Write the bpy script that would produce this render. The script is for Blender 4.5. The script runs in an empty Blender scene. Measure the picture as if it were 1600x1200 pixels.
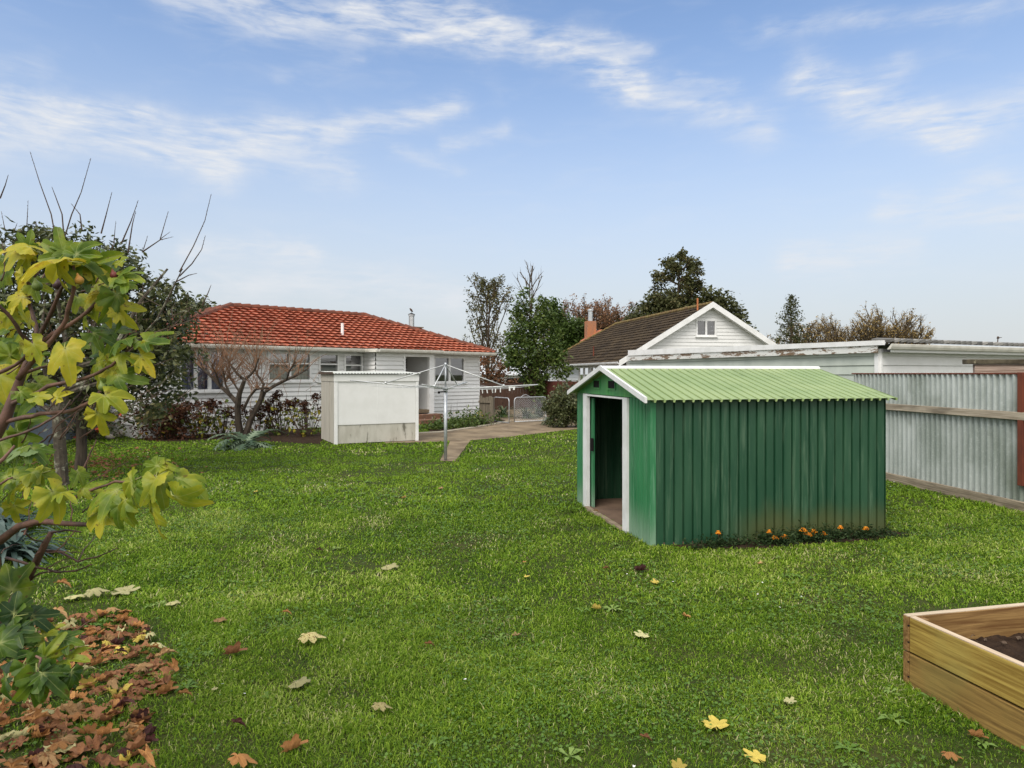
import bpy, bmesh, math, random
import numpy as np
from mathutils import Vector, Matrix, noise as mnoise

random.seed(7)
NR = np.random.default_rng(11)
SC = bpy.context.scene
COL = SC.collection
R = math.radians
F, H, CX, HY = 1067.0, 1.9, 800.0, 584.0     # focal length in photo pixels, eye height, principal column, horizon row
V = Vector


def P(px, py, Y):
    """world point seen at photo pixel (px, py) at distance Y"""
    return V(((px - CX) / F * Y, Y, H + (HY - py) / F * Y))


def G(px, py, z=0.0):
    Y = F * (H - z) / (py - HY)
    return V(((px - CX) / F * Y, Y, z))


# ------------------------------------------------------------------ objects
def tag(o, label=None, cat=None, group=None, kind=None):
    if label: o['label'] = label
    if cat: o['category'] = cat
    if group: o['group'] = group
    if kind: o['kind'] = kind
    return o


def thing(name, label, cat, loc=(0, 0, 0), rotz=0.0, group=None):
    o = bpy.data.objects.new(name, None)
    o.empty_display_size = 0.2
    o.location = loc
    o.rotation_euler = (0, 0, rotz)
    COL.objects.link(o)
    return tag(o, label, cat, group)


class MB:
    """collects verts and faces, builds ONE mesh object"""
    def __init__(self):
        self.v, self.f, self.t, self.w = [], [], [], []
        self.smooth = False

    def vert(self, p, t=0.5, w=0.0):
        self.v.append(tuple(p)); self.t.append(t); self.w.append(w)
        return len(self.v) - 1

    def poly(self, pts, t=0.5):
        i = len(self.v)
        for p in pts: self.vert(p, t)
        self.f.append(tuple(range(i, i + len(pts))))

    def box(self, x0, x1, y0, y1, z0, z1, t=0.5):
        self.obox(V((x0, y0, z0)), V((x1 - x0, 0, 0)), V((0, y1 - y0, 0)), V((0, 0, z1 - z0)), t)

    def obox(self, o, a, b, c, t=0.5):
        i = len(self.v)
        for k in range(8):
            self.vert(o + a * (k & 1) + b * ((k >> 1) & 1) + c * ((k >> 2) & 1), t)
        for q in ((0, 2, 3, 1), (4, 5, 7, 6), (0, 1, 5, 4), (2, 6, 7, 3), (0, 4, 6, 2), (1, 3, 7, 5)):
            self.f.append(tuple(i + k for k in q))

    def bar(self, p, q, w, h, up=V((0, 0, 1)), t=0.5):
        """square bar from p to q centred on the line"""
        p, q = V(p), V(q)
        d = (q - p); s = d.cross(up)
        if s.length < 1e-6: s = V((1, 0, 0))
        s.normalize(); u = s.cross(d).normalized()
        self.obox(p - s * w / 2 - u * h / 2, d, s * w, u * h, t)

    def tube(self, pts, rad, n=6, t=0.5, cap=True, jit=0.0):
        pts = [V(p) for p in pts]
        if not isinstance(rad, (list, tuple)): rad = [rad] * len(pts)
        i0 = len(self.v)
        prev = None
        for k, p in enumerate(pts):
            d = (pts[min(k + 1, len(pts) - 1)] - pts[max(k - 1, 0)])
            if d.length < 1e-9: d = V((0, 0, 1))
            d.normalize()
            if prev is None:
                a = d.cross(V((0, 0, 1)))
                if a.length < 1e-3: a = d.cross(V((1, 0, 0)))
            else:
                a = prev - d * prev.dot(d)
                if a.length < 1e-6: a = d.cross(V((0, 1, 0.3)))
            a.normalize(); prev = a
            b = d.cross(a)
            for j in range(n):
                ang = 2 * math.pi * j / n
                r = rad[k] * (1 + (random.uniform(-jit, jit) if jit else 0))
                self.vert(p + (a * math.cos(ang) + b * math.sin(ang)) * r, t)
        for k in range(len(pts) - 1):
            for j in range(n):
                a0 = i0 + k * n + j; a1 = i0 + k * n + (j + 1) % n
                self.f.append((a0, a1, a1 + n, a0 + n))
        if cap:
            self.f.append(tuple(i0 + j for j in reversed(range(n))))
            e = i0 + (len(pts) - 1) * n
            self.f.append(tuple(e + j for j in range(n)))

    def ball(self, c, r, n=8, m=6, t=0.5, sz=1.0, jit=0.0):
        c = V(c); i0 = len(self.v)
        for a in range(m + 1):
            th = math.pi * a / m
            for b in range(n):
                ph = 2 * math.pi * b / n
                rr = r * (1 + random.uniform(-jit, jit)) if jit else r
                self.vert(c + V((math.sin(th) * math.cos(ph), math.sin(th) * math.sin(ph), math.cos(th) * sz)) * rr, t)
        for a in range(m):
            for b in range(n):
                self.f.append((i0 + a * n + b, i0 + (a + 1) * n + b, i0 + (a + 1) * n + (b + 1) % n, i0 + a * n + (b + 1) % n))

    def build(self, name, mat, parent=None, smooth=False, bevel=0.0):
        me = bpy.data.meshes.new(name)
        me.from_pydata(self.v, [], self.f)
        a = me.attributes.new('tone', 'FLOAT', 'POINT'); a.data.foreach_set('value', self.t)
        if any(self.w):
            a = me.attributes.new('vein', 'FLOAT', 'POINT'); a.data.foreach_set('value', self.w)
        if smooth or self.smooth:
            me.polygons.foreach_set('use_smooth', [True] * len(me.polygons))
        me.materials.append(mat)
        me.update()
        o = bpy.data.objects.new(name, me)
        COL.objects.link(o)
        if parent: o.parent = parent
        if bevel:
            m = o.modifiers.new('bevel', 'BEVEL'); m.width = bevel; m.segments = 2; m.limit_method = 'ANGLE'
        return o


def np_mesh(name, verts, tone, nper, mat, parent=None, smooth=False):
    """verts (N*nper) as independent quads of nper=4, or strips handled by caller through faces"""
    n = len(verts)
    me = bpy.data.meshes.new(name)
    me.vertices.add(n); me.vertices.foreach_set('co', np.asarray(verts, np.float32).ravel())
    if nper == 4:
        loops = np.arange(n, dtype=np.int32); nf = n // 4
    else:                                   # 6-vertex blades: two quads each
        b = np.arange(0, n, 6, dtype=np.int32)[:, None]
        loops = (b + np.array([0, 1, 3, 2, 2, 3, 5, 4], np.int32)[None]).ravel(); nf = len(loops) // 4
    me.loops.add(len(loops)); me.loops.foreach_set('vertex_index', loops)
    me.polygons.add(nf)
    me.polygons.foreach_set('loop_start', np.arange(0, nf * 4, 4, dtype=np.int32))
    try: me.polygons.foreach_set('loop_total', np.full(nf, 4, np.int32))
    except Exception: pass
    me.polygons.foreach_set('use_smooth', np.full(nf, bool(smooth)))
    me.update(calc_edges=True)
    a = me.attributes.new('tone', 'FLOAT', 'POINT'); a.data.foreach_set('value', np.asarray(tone, np.float32))
    me.materials.append(mat)
    o = bpy.data.objects.new(name, me); COL.objects.link(o)
    if parent: o.parent = parent
    return o


# ------------------------------------------------------------------ materials
def newmat(name):
    m = bpy.data.materials.new(name); m.use_nodes = True
    nt = m.node_tree; nt.nodes.clear()
    out = nt.nodes.new('ShaderNodeOutputMaterial')
    return m, nt, out


def N(nt, typ, **kw):
    n = nt.nodes.new(typ)
    for k, v in kw.items():
        if k == 'ins':
            for a, b in v.items():
                if hasattr(b, 'is_output'): nt.links.new(b, n.inputs[a])
                else: n.inputs[a].default_value = b
        else: setattr(n, k, v)
    return n


def c4(c): return (c[0], c[1], c[2], 1.0)


def math_(nt, op, a, b=0.0, c=None, clamp=False):
    ins = {0: a, 1: b}
    if c is not None: ins[2] = c
    return N(nt, 'ShaderNodeMath', operation=op, use_clamp=clamp, ins=ins).outputs[0]


def mixc(nt, fac, a, b, mode='MIX'):
    n = N(nt, 'ShaderNodeMix', data_type='RGBA', blend_type=mode)
    for k, v in ((0, fac), (6, a), (7, b)):
        if hasattr(v, 'is_output'): nt.links.new(v, n.inputs[k])
        else: n.inputs[k].default_value = v if k == 0 else c4(v)
    return n.outputs[2]


def ramp(nt, fac, stops):
    n = N(nt, 'ShaderNodeValToRGB', ins={0: fac})
    e = n.color_ramp.elements
    while len(e) < len(stops): e.new(0.5)
    for k, (p, c) in enumerate(stops):
        e[k].position = p; e[k].color = c4(c) if len(c) == 3 else c
    return n.outputs[0]


def noise_(nt, coord, scale, detail=4, rough=0.55, stretch=(1, 1, 1), dist=0.0, off=(0, 0, 0)):
    mp = N(nt, 'ShaderNodeMapping', ins={0: coord, 1: off, 3: stretch})
    return N(nt, 'ShaderNodeTexNoise', ins={'Vector': mp.outputs[0], 'Scale': scale, 'Detail': detail, 'Roughness': rough, 'Distortion': dist}).outputs[0]


def step_(nt, x, a, b):
    return N(nt, 'ShaderNodeMapRange', interpolation_type='SMOOTHSTEP', ins={0: x, 1: a, 2: b, 3: 0.0, 4: 1.0}).outputs[0]


def bsdf(nt, out, col, rough=0.6, metal=0.0, spec=0.4, bump=None, bstr=0.3, bdist=0.01):
    b = N(nt, 'ShaderNodeBsdfPrincipled', ins={'Base Color': col if hasattr(col, 'is_output') else c4(col), 'Roughness': rough, 'Metallic': metal, 'Specular IOR Level': spec})
    if bump is not None:
        bp = N(nt, 'ShaderNodeBump', ins={'Strength': bstr, 'Distance': bdist, 'Height': bump})
        nt.links.new(bp.outputs[0], b.inputs['Normal'])
    nt.links.new(b.outputs[0], out.inputs[0])
    return b


def M(name, c1, c2=None, scale=4.0, rough=0.65, metal=0.0, spec=0.35, bstr=0.0, bscale=None, stretch=(1, 1, 1), lo=0.35, hi=0.7, c3=None, s3=1.0, lo3=0.6, hi3=0.75, tone=0.0, bdist=0.01):
    """general weathered surface: two colours by noise, optional third as blotches, optional per-vertex tone"""
    m, nt, out = newmat(name)
    co = N(nt, 'ShaderNodeTexCoord').outputs['Object']
    n1 = noise_(nt, co, scale, 6, 0.6, stretch)
    col = mixc(nt, step_(nt, n1, lo, hi), c1, c2 or tuple(x * 0.8 for x in c1))
    if c3:
        n3 = noise_(nt, co, s3, 8, 0.65, stretch, 0.3, (3.1, 7.7, 1.3))
        col = mixc(nt, step_(nt, n3, lo3, hi3), col, c3)
    if tone:
        a = N(nt, 'ShaderNodeAttribute', attribute_name='tone').outputs['Fac']
        k = N(nt, 'ShaderNodeMapRange', ins={0: a, 1: 0.0, 2: 1.0, 3: 1 - tone, 4: 1 + tone}).outputs[0]
        hs = N(nt, 'ShaderNodeHueSaturation', ins={'Value': k, 'Color': col}); col = hs.outputs[0]
    bp = noise_(nt, co, bscale or scale * 6, 5, 0.6, stretch) if bstr else None
    bsdf(nt, out, col, rough, metal, spec, bp, bstr, bdist)
    return m


def leafmat(name, stops, trans=0.35, rough=0.5, spec=0.3, vein=None, spots=0.0):
    m, nt, out = newmat(name)
    a = N(nt, 'ShaderNodeAttribute', attribute_name='tone').outputs['Fac']
    co = N(nt, 'ShaderNodeTexCoord').outputs['Object']
    nn = noise_(nt, co, 13.0 if vein else 3.0, 4)
    f = math_(nt, 'ADD', a, math_(nt, 'MULTIPLY', math_(nt, 'SUBTRACT', nn, 0.5), 0.95 if vein else 0.35))
    col = ramp(nt, f, stops)
    bump = None
    if spots:
        sp = noise_(nt, co, 26.0, 3, 0.7)
        col = mixc(nt, math_(nt, 'MULTIPLY', step_(nt, sp, 0.61, 0.70), spots), col, (0.09, 0.045, 0.015))
    if vein:
        w = N(nt, 'ShaderNodeAttribute', attribute_name='vein').outputs['Fac']
        col = mixc(nt, math_(nt, 'MULTIPLY', math_(nt, 'POWER', w, 1.6), 0.8), col, vein)
        bump = math_(nt, 'ADD', math_(nt, 'MULTIPLY', w, 0.6), noise_(nt, co, 60.0, 3))
    b = N(nt, 'ShaderNodeBsdfPrincipled', ins={'Base Color': col, 'Roughness': rough, 'Specular IOR Level': spec})
    if bump is not None:
        bp = N(nt, 'ShaderNodeBump', ins={'Strength': 0.35, 'Distance': 0.004, 'Height': bump}); nt.links.new(bp.outputs[0], b.inputs['Normal'])
    t = N(nt, 'ShaderNodeBsdfTranslucent', ins={'Color': col})
    mx = N(nt, 'ShaderNodeMixShader', ins={0: trans, 1: b.outputs[0], 2: t.outputs[0]})
    nt.links.new(mx.outputs[0], out.inputs[0])
    return m


def glassmat(name, tint=(0.9, 0.95, 0.95), refl=0.12):
    m, nt, out = newmat(name)
    t = N(nt, 'ShaderNodeBsdfTransparent', ins={0: c4(tint)})
    g = N(nt, 'ShaderNodeBsdfGlossy', ins={0: (1, 1, 1, 1), 'Roughness': 0.02})
    fr = N(nt, 'ShaderNodeFresnel', ins={0: 1.5})
    fac = math_(nt, 'ADD', fr.outputs[0], refl, clamp=True)
    mx = N(nt, 'ShaderNodeMixShader', ins={0: fac, 1: t.outputs[0], 2: g.outputs[0]})
    nt.links.new(mx.outputs[0], out.inputs[0])
    return m


def timber(name, dark, light, grain_axis=0, rough=0.75, knots=0.5, green=None):
    m, nt, out = newmat(name)
    co = N(nt, 'ShaderNodeTexCoord').outputs['Object']
    st = [20, 20, 20]; st[grain_axis] = 0.9
    g = noise_(nt, co, 2.2, 8, 0.62, tuple(st), 0.6)
    st2 = [3, 3, 3]; st2[grain_axis] = 0.7
    b = noise_(nt, co, 1.6, 4, 0.5, tuple(st2), 0.4, (5, 2, 9))
    col = mixc(nt, step_(nt, g, 0.3, 0.7), dark, light)
    col = mixc(nt, math_(nt, 'MULTIPLY', step_(nt, b, 0.52, 0.75), knots), col, tuple(x * 0.45 for x in dark))
    sk = [4.2, 4.2, 4.2]; sk[grain_axis] = 1.5
    vm = N(nt, 'ShaderNodeMapping', ins={0: co, 1: (.37, .81, .23), 3: tuple(sk)})
    wv_ = N(nt, 'ShaderNodeVectorMath', operation='ADD', ins={0: vm.outputs[0], 1: N(nt, 'ShaderNodeCombineXYZ', ins={0: math_(nt, 'MULTIPLY', g, .12), 1: math_(nt, 'MULTIPLY', b, .12), 2: 0.0}).outputs[0]})
    kn = N(nt, 'ShaderNodeTexVoronoi', ins={'Vector': wv_.outputs[0], 'Scale': 1.0}).outputs['Distance']
    kr = N(nt, 'ShaderNodeMapRange', interpolation_type='SMOOTHSTEP', ins={0: kn, 1: 0.05, 2: 0.14, 3: 1.0, 4: 0.0}).outputs[0]
    col = mixc(nt, math_(nt, 'MULTIPLY', kr, min(1.0, knots + .15)), col, tuple(x * 0.38 for x in dark))
    if green:
        gg = noise_(nt, co, 2.0, 5, 0.6, (1, 1, 1), 0.2, (1, 8, 3))
        col = mixc(nt, math_(nt, 'MULTIPLY', step_(nt, gg, 0.45, 0.7), 0.6), col, green)
    bsdf(nt, out, col, rough, 0, 0.25, g, 0.35, 0.006)
    return m


m_white = M('white_paint', (0.75, 0.75, 0.735), (0.70, 0.70, 0.68), 2.5, 0.55, spec=0.35, bstr=0.05)
m_trim = M('white_trim_paint', (0.8, 0.8, 0.79), (0.7, 0.7, 0.68), 3.0, 0.5)
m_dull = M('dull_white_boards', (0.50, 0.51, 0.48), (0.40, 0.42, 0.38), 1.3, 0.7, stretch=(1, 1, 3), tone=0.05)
m_cream = M('cream_gutter_paint', (0.66, 0.64, 0.57), (0.52, 0.5, 0.43), 3.5, 0.5, c3=(0.3, 0.27, 0.2), s3=5, lo3=0.66, hi3=0.8)
m_tile = M('red_concrete_tile', (0.41, 0.13, 0.075), (0.30, 0.085, 0.045), 1.4, 0.75, spec=0.25, bstr=0.15, bscale=30, c3=(0.07, 0.035, 0.025), s3=2.2, lo3=0.58, hi3=0.8, tone=0.2)
m_ridge = M('ridge_tile_dark', (0.11, 0.04, 0.025), (0.2, 0.06, 0.03), 3.0, 0.8)
m_brown = M('brown_roof_tile', (0.036, 0.025, 0.015), (0.064, 0.045, 0.025), 1.2, 0.85, spec=0.15, c3=(0.09, 0.078, 0.036), s3=2.5, lo3=0.6, hi3=0.78, tone=0.3)
m_grey_tile = M('grey_roof_tile', (0.25, 0.24, 0.22), (0.13, 0.13, 0.12), 4.0, 0.8, tone=0.4)
m_brick = M('orange_brick', (0.36, 0.12, 0.055), (0.25, 0.075, 0.04), 4.0, 0.85, c3=(0.16, 0.1, 0.07), s3=2.5)
m_galv = M('galvanised_steel', (0.55, 0.57, 0.57), (0.42, 0.44, 0.45), 9.0, 0.35, metal=0.75, spec=0.5)
m_pole = M('galvanised_pole', (0.52, 0.54, 0.56), (0.38, 0.4, 0.42), 12.0, 0.45, metal=0.5)
m_alu = M('bare_aluminium', (0.6, 0.61, 0.61), (0.48, 0.49, 0.49), 9.0, 0.4, metal=0.3)
m_dark = M('black_plastic_and_void', (0.012, 0.012, 0.012), (0.02, 0.018, 0.018), 8.0, 0.8, spec=.1)
m_glass = glassmat('window_glass')
m_room = M('dim_plaster', (0.22, 0.2, 0.18), (0.18, 0.165, 0.15), 3, 0.9)
m_curtain = M('blue_curtain', (0.30, 0.30, 0.44), (0.2, 0.2, 0.33), 6.0, 0.9, stretch=(6, 1, 0.4))
m_blind = M('beige_curtain', (0.3, 0.26, 0.21), (0.22, 0.19, 0.15), 6.0, 0.9, stretch=(5, 1, 0.4))
m_porch = M('grey_porch_paint', (0.62, 0.62, 0.61), (0.55, 0.55, 0.54), 2.0, 0.6)
m_step = M('worn_brick_step', (0.2, 0.1, 0.06), (0.13, 0.075, 0.05), 5.0, 0.85, bstr=0.3, c3=(0.55, 0.5, 0.44), s3=6, lo3=0.58, hi3=0.64)
m_soil = M('garden_soil', (0.045, 0.028, 0.018), (0.022, 0.014, 0.01), 9.0, 0.95, spec=0.1, bstr=0.8, bscale=30, c3=(0.09, 0.06, 0.035), s3=14, bdist=0.03)
m_conc = M('stained_concrete', (0.24, 0.185, 0.12), (0.12, 0.09, 0.06), 1.1, 0.9, spec=0.15, bstr=0.3, bscale=25, c3=(0.33, 0.27, 0.19), s3=1.3, lo3=0.55, hi3=0.75)
m_kerb = M('pale_concrete_edge', (0.34, 0.30, 0.23), (0.26, 0.22, 0.17), 3, 0.9, bstr=0.2)
m_timber_fence = timber('weathered_fence_timber', (0.09, 0.075, 0.055), (0.2, 0.17, 0.125), 2)
m_brown_fence = timber('dark_brown_fence_timber', (0.045, 0.025, 0.017), (0.085, 0.045, 0.03), 2)
m_red_fence = timber('red_brown_fence_stain', (0.07, 0.022, 0.016), (0.11, 0.035, 0.025), 2)
m_rail = timber('grey_rail_timber', (0.26, 0.21, 0.15), (0.5, 0.43, 0.33), 0, knots=0.6)
m_rail_dirty = timber('grubby_rail_timber', (0.15, 0.12, 0.08), (0.40, 0.33, 0.24), 0, knots=0.9)
m_plank = timber('pink_grey_plank', (0.2, 0.135, 0.105), (0.44, 0.34, 0.28), 0, knots=0.9)
m_moss = M('mossy_beam', (0.045, 0.035, 0.022), (0.1, 0.085, 0.055), 7, 0.95, bstr=0.5, c3=(0.33, 0.29, 0.2), s3=9, lo3=0.62, hi3=0.7)
m_rust = M('rust_red_post', (0.17, 0.045, 0.022), (0.11, 0.03, 0.018), 6, 0.75, c3=(0.36, 0.17, 0.12), s3=4, lo3=0.66, hi3=0.76, stretch=(1, 1, 0.5))
m_bed_a = timber('treated_pine_board', (0.19, 0.11, 0.02), (0.44, 0.31, 0.075), 1, rough=0.6, knots=0.6, green=(0.34, 0.28, 0.08))
m_bed_x = timber('treated_pine_end_board', (0.13, 0.062, 0.02), (0.31, 0.19, 0.07), 0, rough=0.6, knots=0.7)
m_bed_g = timber('grubby_pine_board', (0.13, 0.075, 0.022), (0.34, 0.215, 0.062), 1, rough=0.7, knots=0.9, green=(0.22, 0.17, 0.05))
m_bed_t = timber('pale_sawn_pine', (0.42, 0.3, 0.19), (0.62, 0.5, 0.36), 1, rough=0.65, knots=0.25)
m_bark = M('grey_bark', (0.075, 0.058, 0.042), (0.035, 0.026, 0.02), 12, 0.9, bstr=0.6, stretch=(1, 1, 0.3))
m_lichen = M('lichen_bark', (0.085, 0.07, 0.05), (0.045, 0.036, 0.028), 10, 0.95, bstr=0.6, c3=(0.27, 0.27, 0.2), s3=7, lo3=0.52, hi3=0.64)
m_fig = M('red_brown_fig_bark', (0.135, 0.07, 0.05), (0.055, 0.035, 0.027), 14, 0.65, bstr=0.25, c3=(0.30, 0.2, 0.15), s3=9, lo3=0.58, hi3=0.75, tone=0.35)
m_twig = M('dark_twig', (0.06, 0.038, 0.028), (0.1, 0.07, 0.05), 8, 0.85)
m_orange_twig = M('orange_twig', (0.27, 0.15, 0.085), (0.15, 0.09, 0.055), 5, 0.8)
m_olive_bark = M('olive_brown_bark', (0.1, 0.075, 0.045), (0.055, 0.042, 0.03), 9, 0.9, bstr=0.5)
SKY_SAT, SKY_VAL = 1.0, 1.46
HAZE = (4.1, 4.25, 4.4)
CLOUD = (5.2, 5.35, 5.6)
FILL_CLOUD = (8.8, 8.65, 8.4)  # colour of the unseen cloud added for brighter, neutral light
EXPO = 0.36
GRASS_STOPS = [(0.0, (0.026, 0.068, 0.005)), (0.35, (0.108, 0.205, 0.010)), (0.65, (0.255, 0.375, 0.032)), (0.8, (0.42, 0.47, 0.13)), (1.0, (0.52, 0.47, 0.27))]
GRASS_ZONES = [(1.2, 3.6, 280000, .0033, .036), (3.6, 5.6, 290000, .005, .040), (5.6, 9.5, 300000, .0085, .043), (9.5, 16, 200000, .016, .05), (16, 31, 160000, .03, .055)]
# ------------------------------------------------------------------ camera, sun, sky
cam = bpy.data.cameras.new('camera'); cam.sensor_width = 36.0; cam.lens = F / 1600 * 36.0
cam.shift_y = -(600 - HY) / 1600.0
cam.clip_start = 0.05; cam.clip_end = 6000
co_ = bpy.data.objects.new('camera', cam); COL.objects.link(co_)
co_.location = (0, 0, H); co_.rotation_euler = (R(90), 0, 0)
SC.camera = co_
SUN_AZ, SUN_EL = R(208), R(50)          # azimuth clockwise from +Y: behind the camera and to the left, veiled by cloud
sun = bpy.data.lights.new('sun', 'SUN'); sun.energy = 2.2; sun.angle = R(32); sun.color = (1.0, 0.95, 0.88)
so = bpy.data.objects.new('sun', sun); COL.objects.link(so)
sd = V((math.sin(SUN_AZ) * math.cos(SUN_EL), math.cos(SUN_AZ) * math.cos(SUN_EL), math.sin(SUN_EL)))
so.rotation_euler = (-sd).to_track_quat('-Z', 'Y').to_euler()
so.location = sd * 60

W = bpy.data.worlds.new('World'); SC.world = W; W.use_nodes = True
nt = W.node_tree; nt.nodes.clear()
wout = nt.nodes.new('ShaderNodeOutputWorld')
sky = N(nt, 'ShaderNodeTexSky', sky_type='NISHITA', sun_disc=False, sun_elevation=SUN_EL, sun_rotation=SUN_AZ, air_density=0.9, dust_density=1.0, ozone_density=1.6)
gen = N(nt, 'ShaderNodeTexCoord').outputs['Generated']
sep = N(nt, 'ShaderNodeSeparateXYZ', ins={0: gen})
az = math_(nt, 'ARCTAN2', sep.outputs[0], sep.outputs[1])
el = math_(nt, 'ARCSINE', sep.outputs[2])


def ae(px, py):
    d = V((px - CX, F, HY - py)).normalized()
    return math.atan2(d.x, d.y), math.asin(d.z)


# wind-blown cirrus streaks: (points across the sky, half width, strength)
CIRRUS = [
    ([(285, -25), (420, 22), (600, 22), (760, 52)], 42, .60), ([(560, 18), (760, 45), (900, 82), (1000, 128)], 30, .72),
    ([(960, 120), (1080, 165), (1190, 198)], 32, .42), ([(900, 52), (960, 62), (1020, 78)], 16, .34),
    ([(-60, 150), (60, 168), (150, 172), (215, 186)], 20, .68), ([(-40, 205), (130, 205), (250, 225), (340, 262)], 36, .62),
    ([(200, 195), (320, 220), (420, 240), (540, 268)], 34, .42), ([(330, 205), (480, 205), (600, 196), (715, 172)], 24, .58),
    ([(700, 232), (740, 222), (790, 206)], 14, .30), ([(620, 240), (690, 258), (720, 268)], 14, .26), ([(440, 125), (500, 108), (560, 95)], 16, .14),
    ([(1255, 125), (1330, 165), (1420, 185), (1490, 210)], 34, .62), ([(1490, 212), (1550, 182), (1610, 160)], 28, .58), ([(1330, 140), (1390, 115), (1400, 100)], 20, .26),
    ([(1380, 330), (1470, 332), (1640, 340)], 20, .5), ([(1480, 310), (1550, 280), (1640, 300)], 22, .34),
    ([(1230, 400), (1320, 398), (1420, 392)], 24, .42), ([(1240, 425), (1330, 425)], 20, .3), ([(290, 385), (400, 380), (490, 392)], 20, .5),
    ([(300, 450), (450, 432), (620, 448), (720, 470)], 38, .45), ([(1190, 48), (1300, 35), (1620, 0)], 14, .28), ([(0, 110), (60, 105)], 18, .2), ([(1070, 120), (1150, 132)], 10, .3),
    ([(-300, 300), (-900, 260)], 80, .5), ([(2000, 200), (2600, 260)], 90, .5),
]
wn = N(nt, 'ShaderNodeMapping', ins={0: gen, 3: (1, 1, 1)})
warp = N(nt, 'ShaderNodeTexNoise', ins={'Vector': wn.outputs[0], 'Scale': 5.0, 'Detail': 8.0, 'Roughness': 0.68})
wsep = N(nt, 'ShaderNodeSeparateColor', ins={0: warp.outputs['Color']})
waz = math_(nt, 'ADD', az, math_(nt, 'MULTIPLY', math_(nt, 'SUBTRACT', wsep.outputs[0], 0.5), 0.09))
wel = math_(nt, 'ADD', el, math_(nt, 'MULTIPLY', math_(nt, 'SUBTRACT', wsep.outputs[1], 0.5), 0.05))
total = None
for pts, wd, st in CIRRUS:
    q = [ae(*p) for p in pts]
    dmin = None
    for (ax, ay), (bx, by) in zip(q[:-1], q[1:]):
        dx, dy = bx - ax, by - ay; L2 = dx * dx + dy * dy
        rx = math_(nt, 'SUBTRACT', waz, ax); ry = math_(nt, 'SUBTRACT', wel, ay)
        t = math_(nt, 'MULTIPLY', math_(nt, 'MULTIPLY_ADD', rx, dx, math_(nt, 'MULTIPLY', ry, dy)), 1 / L2, clamp=True)
        ex = math_(nt, 'MULTIPLY_ADD', t, -dx, rx); ey = math_(nt, 'MULTIPLY_ADD', t, -dy, ry)
        d2 = math_(nt, 'MULTIPLY_ADD', ex, ex, math_(nt, 'MULTIPLY', ey, ey))
        dmin = d2 if dmin is None else math_(nt, 'MINIMUM', dmin, d2)
    s = wd * 0.8 / F
    g = math_(nt, 'MULTIPLY', math_(nt, 'POWER', math.e, math_(nt, 'MULTIPLY', dmin, -1.0 / (s * s))), st)
    total = g if total is None else math_(nt, 'ADD', total, g)
cc = N(nt, 'ShaderNodeCombineXYZ', ins={0: az, 1: el, 2: 0.0})
mp = N(nt, 'ShaderNodeMapping', ins={0: cc.outputs[0], 2: (0, 0, R(14)), 3: (6.5, 22.0, 1.0)})
f1 = N(nt, 'ShaderNodeTexNoise', ins={'Vector': mp.outputs[0], 'Scale': 1.6, 'Detail': 8.0, 'Roughness': 0.55, 'Distortion': 0.5}).outputs[0]
mp2 = N(nt, 'ShaderNodeMapping', ins={0: cc.outputs[0], 2: (0, 0, R(17)), 3: (12.0, 70.0, 1.0)})
f2 = N(nt, 'ShaderNodeTexNoise', ins={'Vector': mp2.outputs[0], 'Scale': 1.8, 'Detail': 6.0, 'Roughness': 0.6, 'Distortion': 0.4}).outputs[0]
wis = math_(nt, 'ADD', math_(nt, 'MULTIPLY', step_(nt, f1, 0.28, 0.68), 0.9), math_(nt, 'MULTIPLY', step_(nt, f2, 0.34, 0.66), 0.5))
veil = math_(nt, 'MULTIPLY', step_(nt, f1, 0.45, 0.8), 0.10)
cl = math_(nt, 'ADD', math_(nt, 'MULTIPLY', math_(nt, 'MINIMUM', total, 0.72), wis), veil, clamp=True)
# unseen cloud added overhead and behind the viewer to whiten the fill light
over = math_(nt, 'MAXIMUM', step_(nt, el, R(31), R(50)), step_(nt, math_(nt, 'MULTIPLY', sep.outputs[1], -1.0), -0.35, 0.25))
cl = math_(nt, 'MAXIMUM', cl, math_(nt, 'MULTIPLY', over, math_(nt, 'ADD', 0.66, math_(nt, 'MULTIPLY', f1, 0.5)), clamp=True))
lowhaze = N(nt, 'ShaderNodeMapRange', interpolation_type='SMOOTHSTEP', ins={0: el, 1: 0.0, 2: 0.5, 3: 0.92, 4: 0.0}).outputs[0]
tint = N(nt, 'ShaderNodeHueSaturation', ins={'Saturation': SKY_SAT, 'Value': SKY_VAL, 'Color': sky.outputs[0]})
skyc = mixc(nt, lowhaze, tint.outputs[0], HAZE)
skyc = mixc(nt, cl, skyc, mixc(nt, over, CLOUD, FILL_CLOUD))
bg = N(nt, 'ShaderNodeBackground', ins={0: skyc, 1: 0.12})
nt.links.new(bg.outputs[0], wout.inputs[0])

SC.view_settings.view_transform = 'Standard'; SC.view_settings.look = 'None'
SC.view_settings.exposure = EXPO; SC.view_settings.gamma = 1.0
SC.cycles.max_bounces = 8; SC.cycles.transparent_max_bounces = 12
SC.cycles.use_denoising = True

# ------------------------------------------------------------------ ground
def flat(name, pts, z, mat, kind='structure', dens=0.0):
    mb = MB(); mb.poly([V((p[0], p[1], z)) for p in pts])
    o = mb.build(name, mat); tag(o, kind=kind); return o


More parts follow.
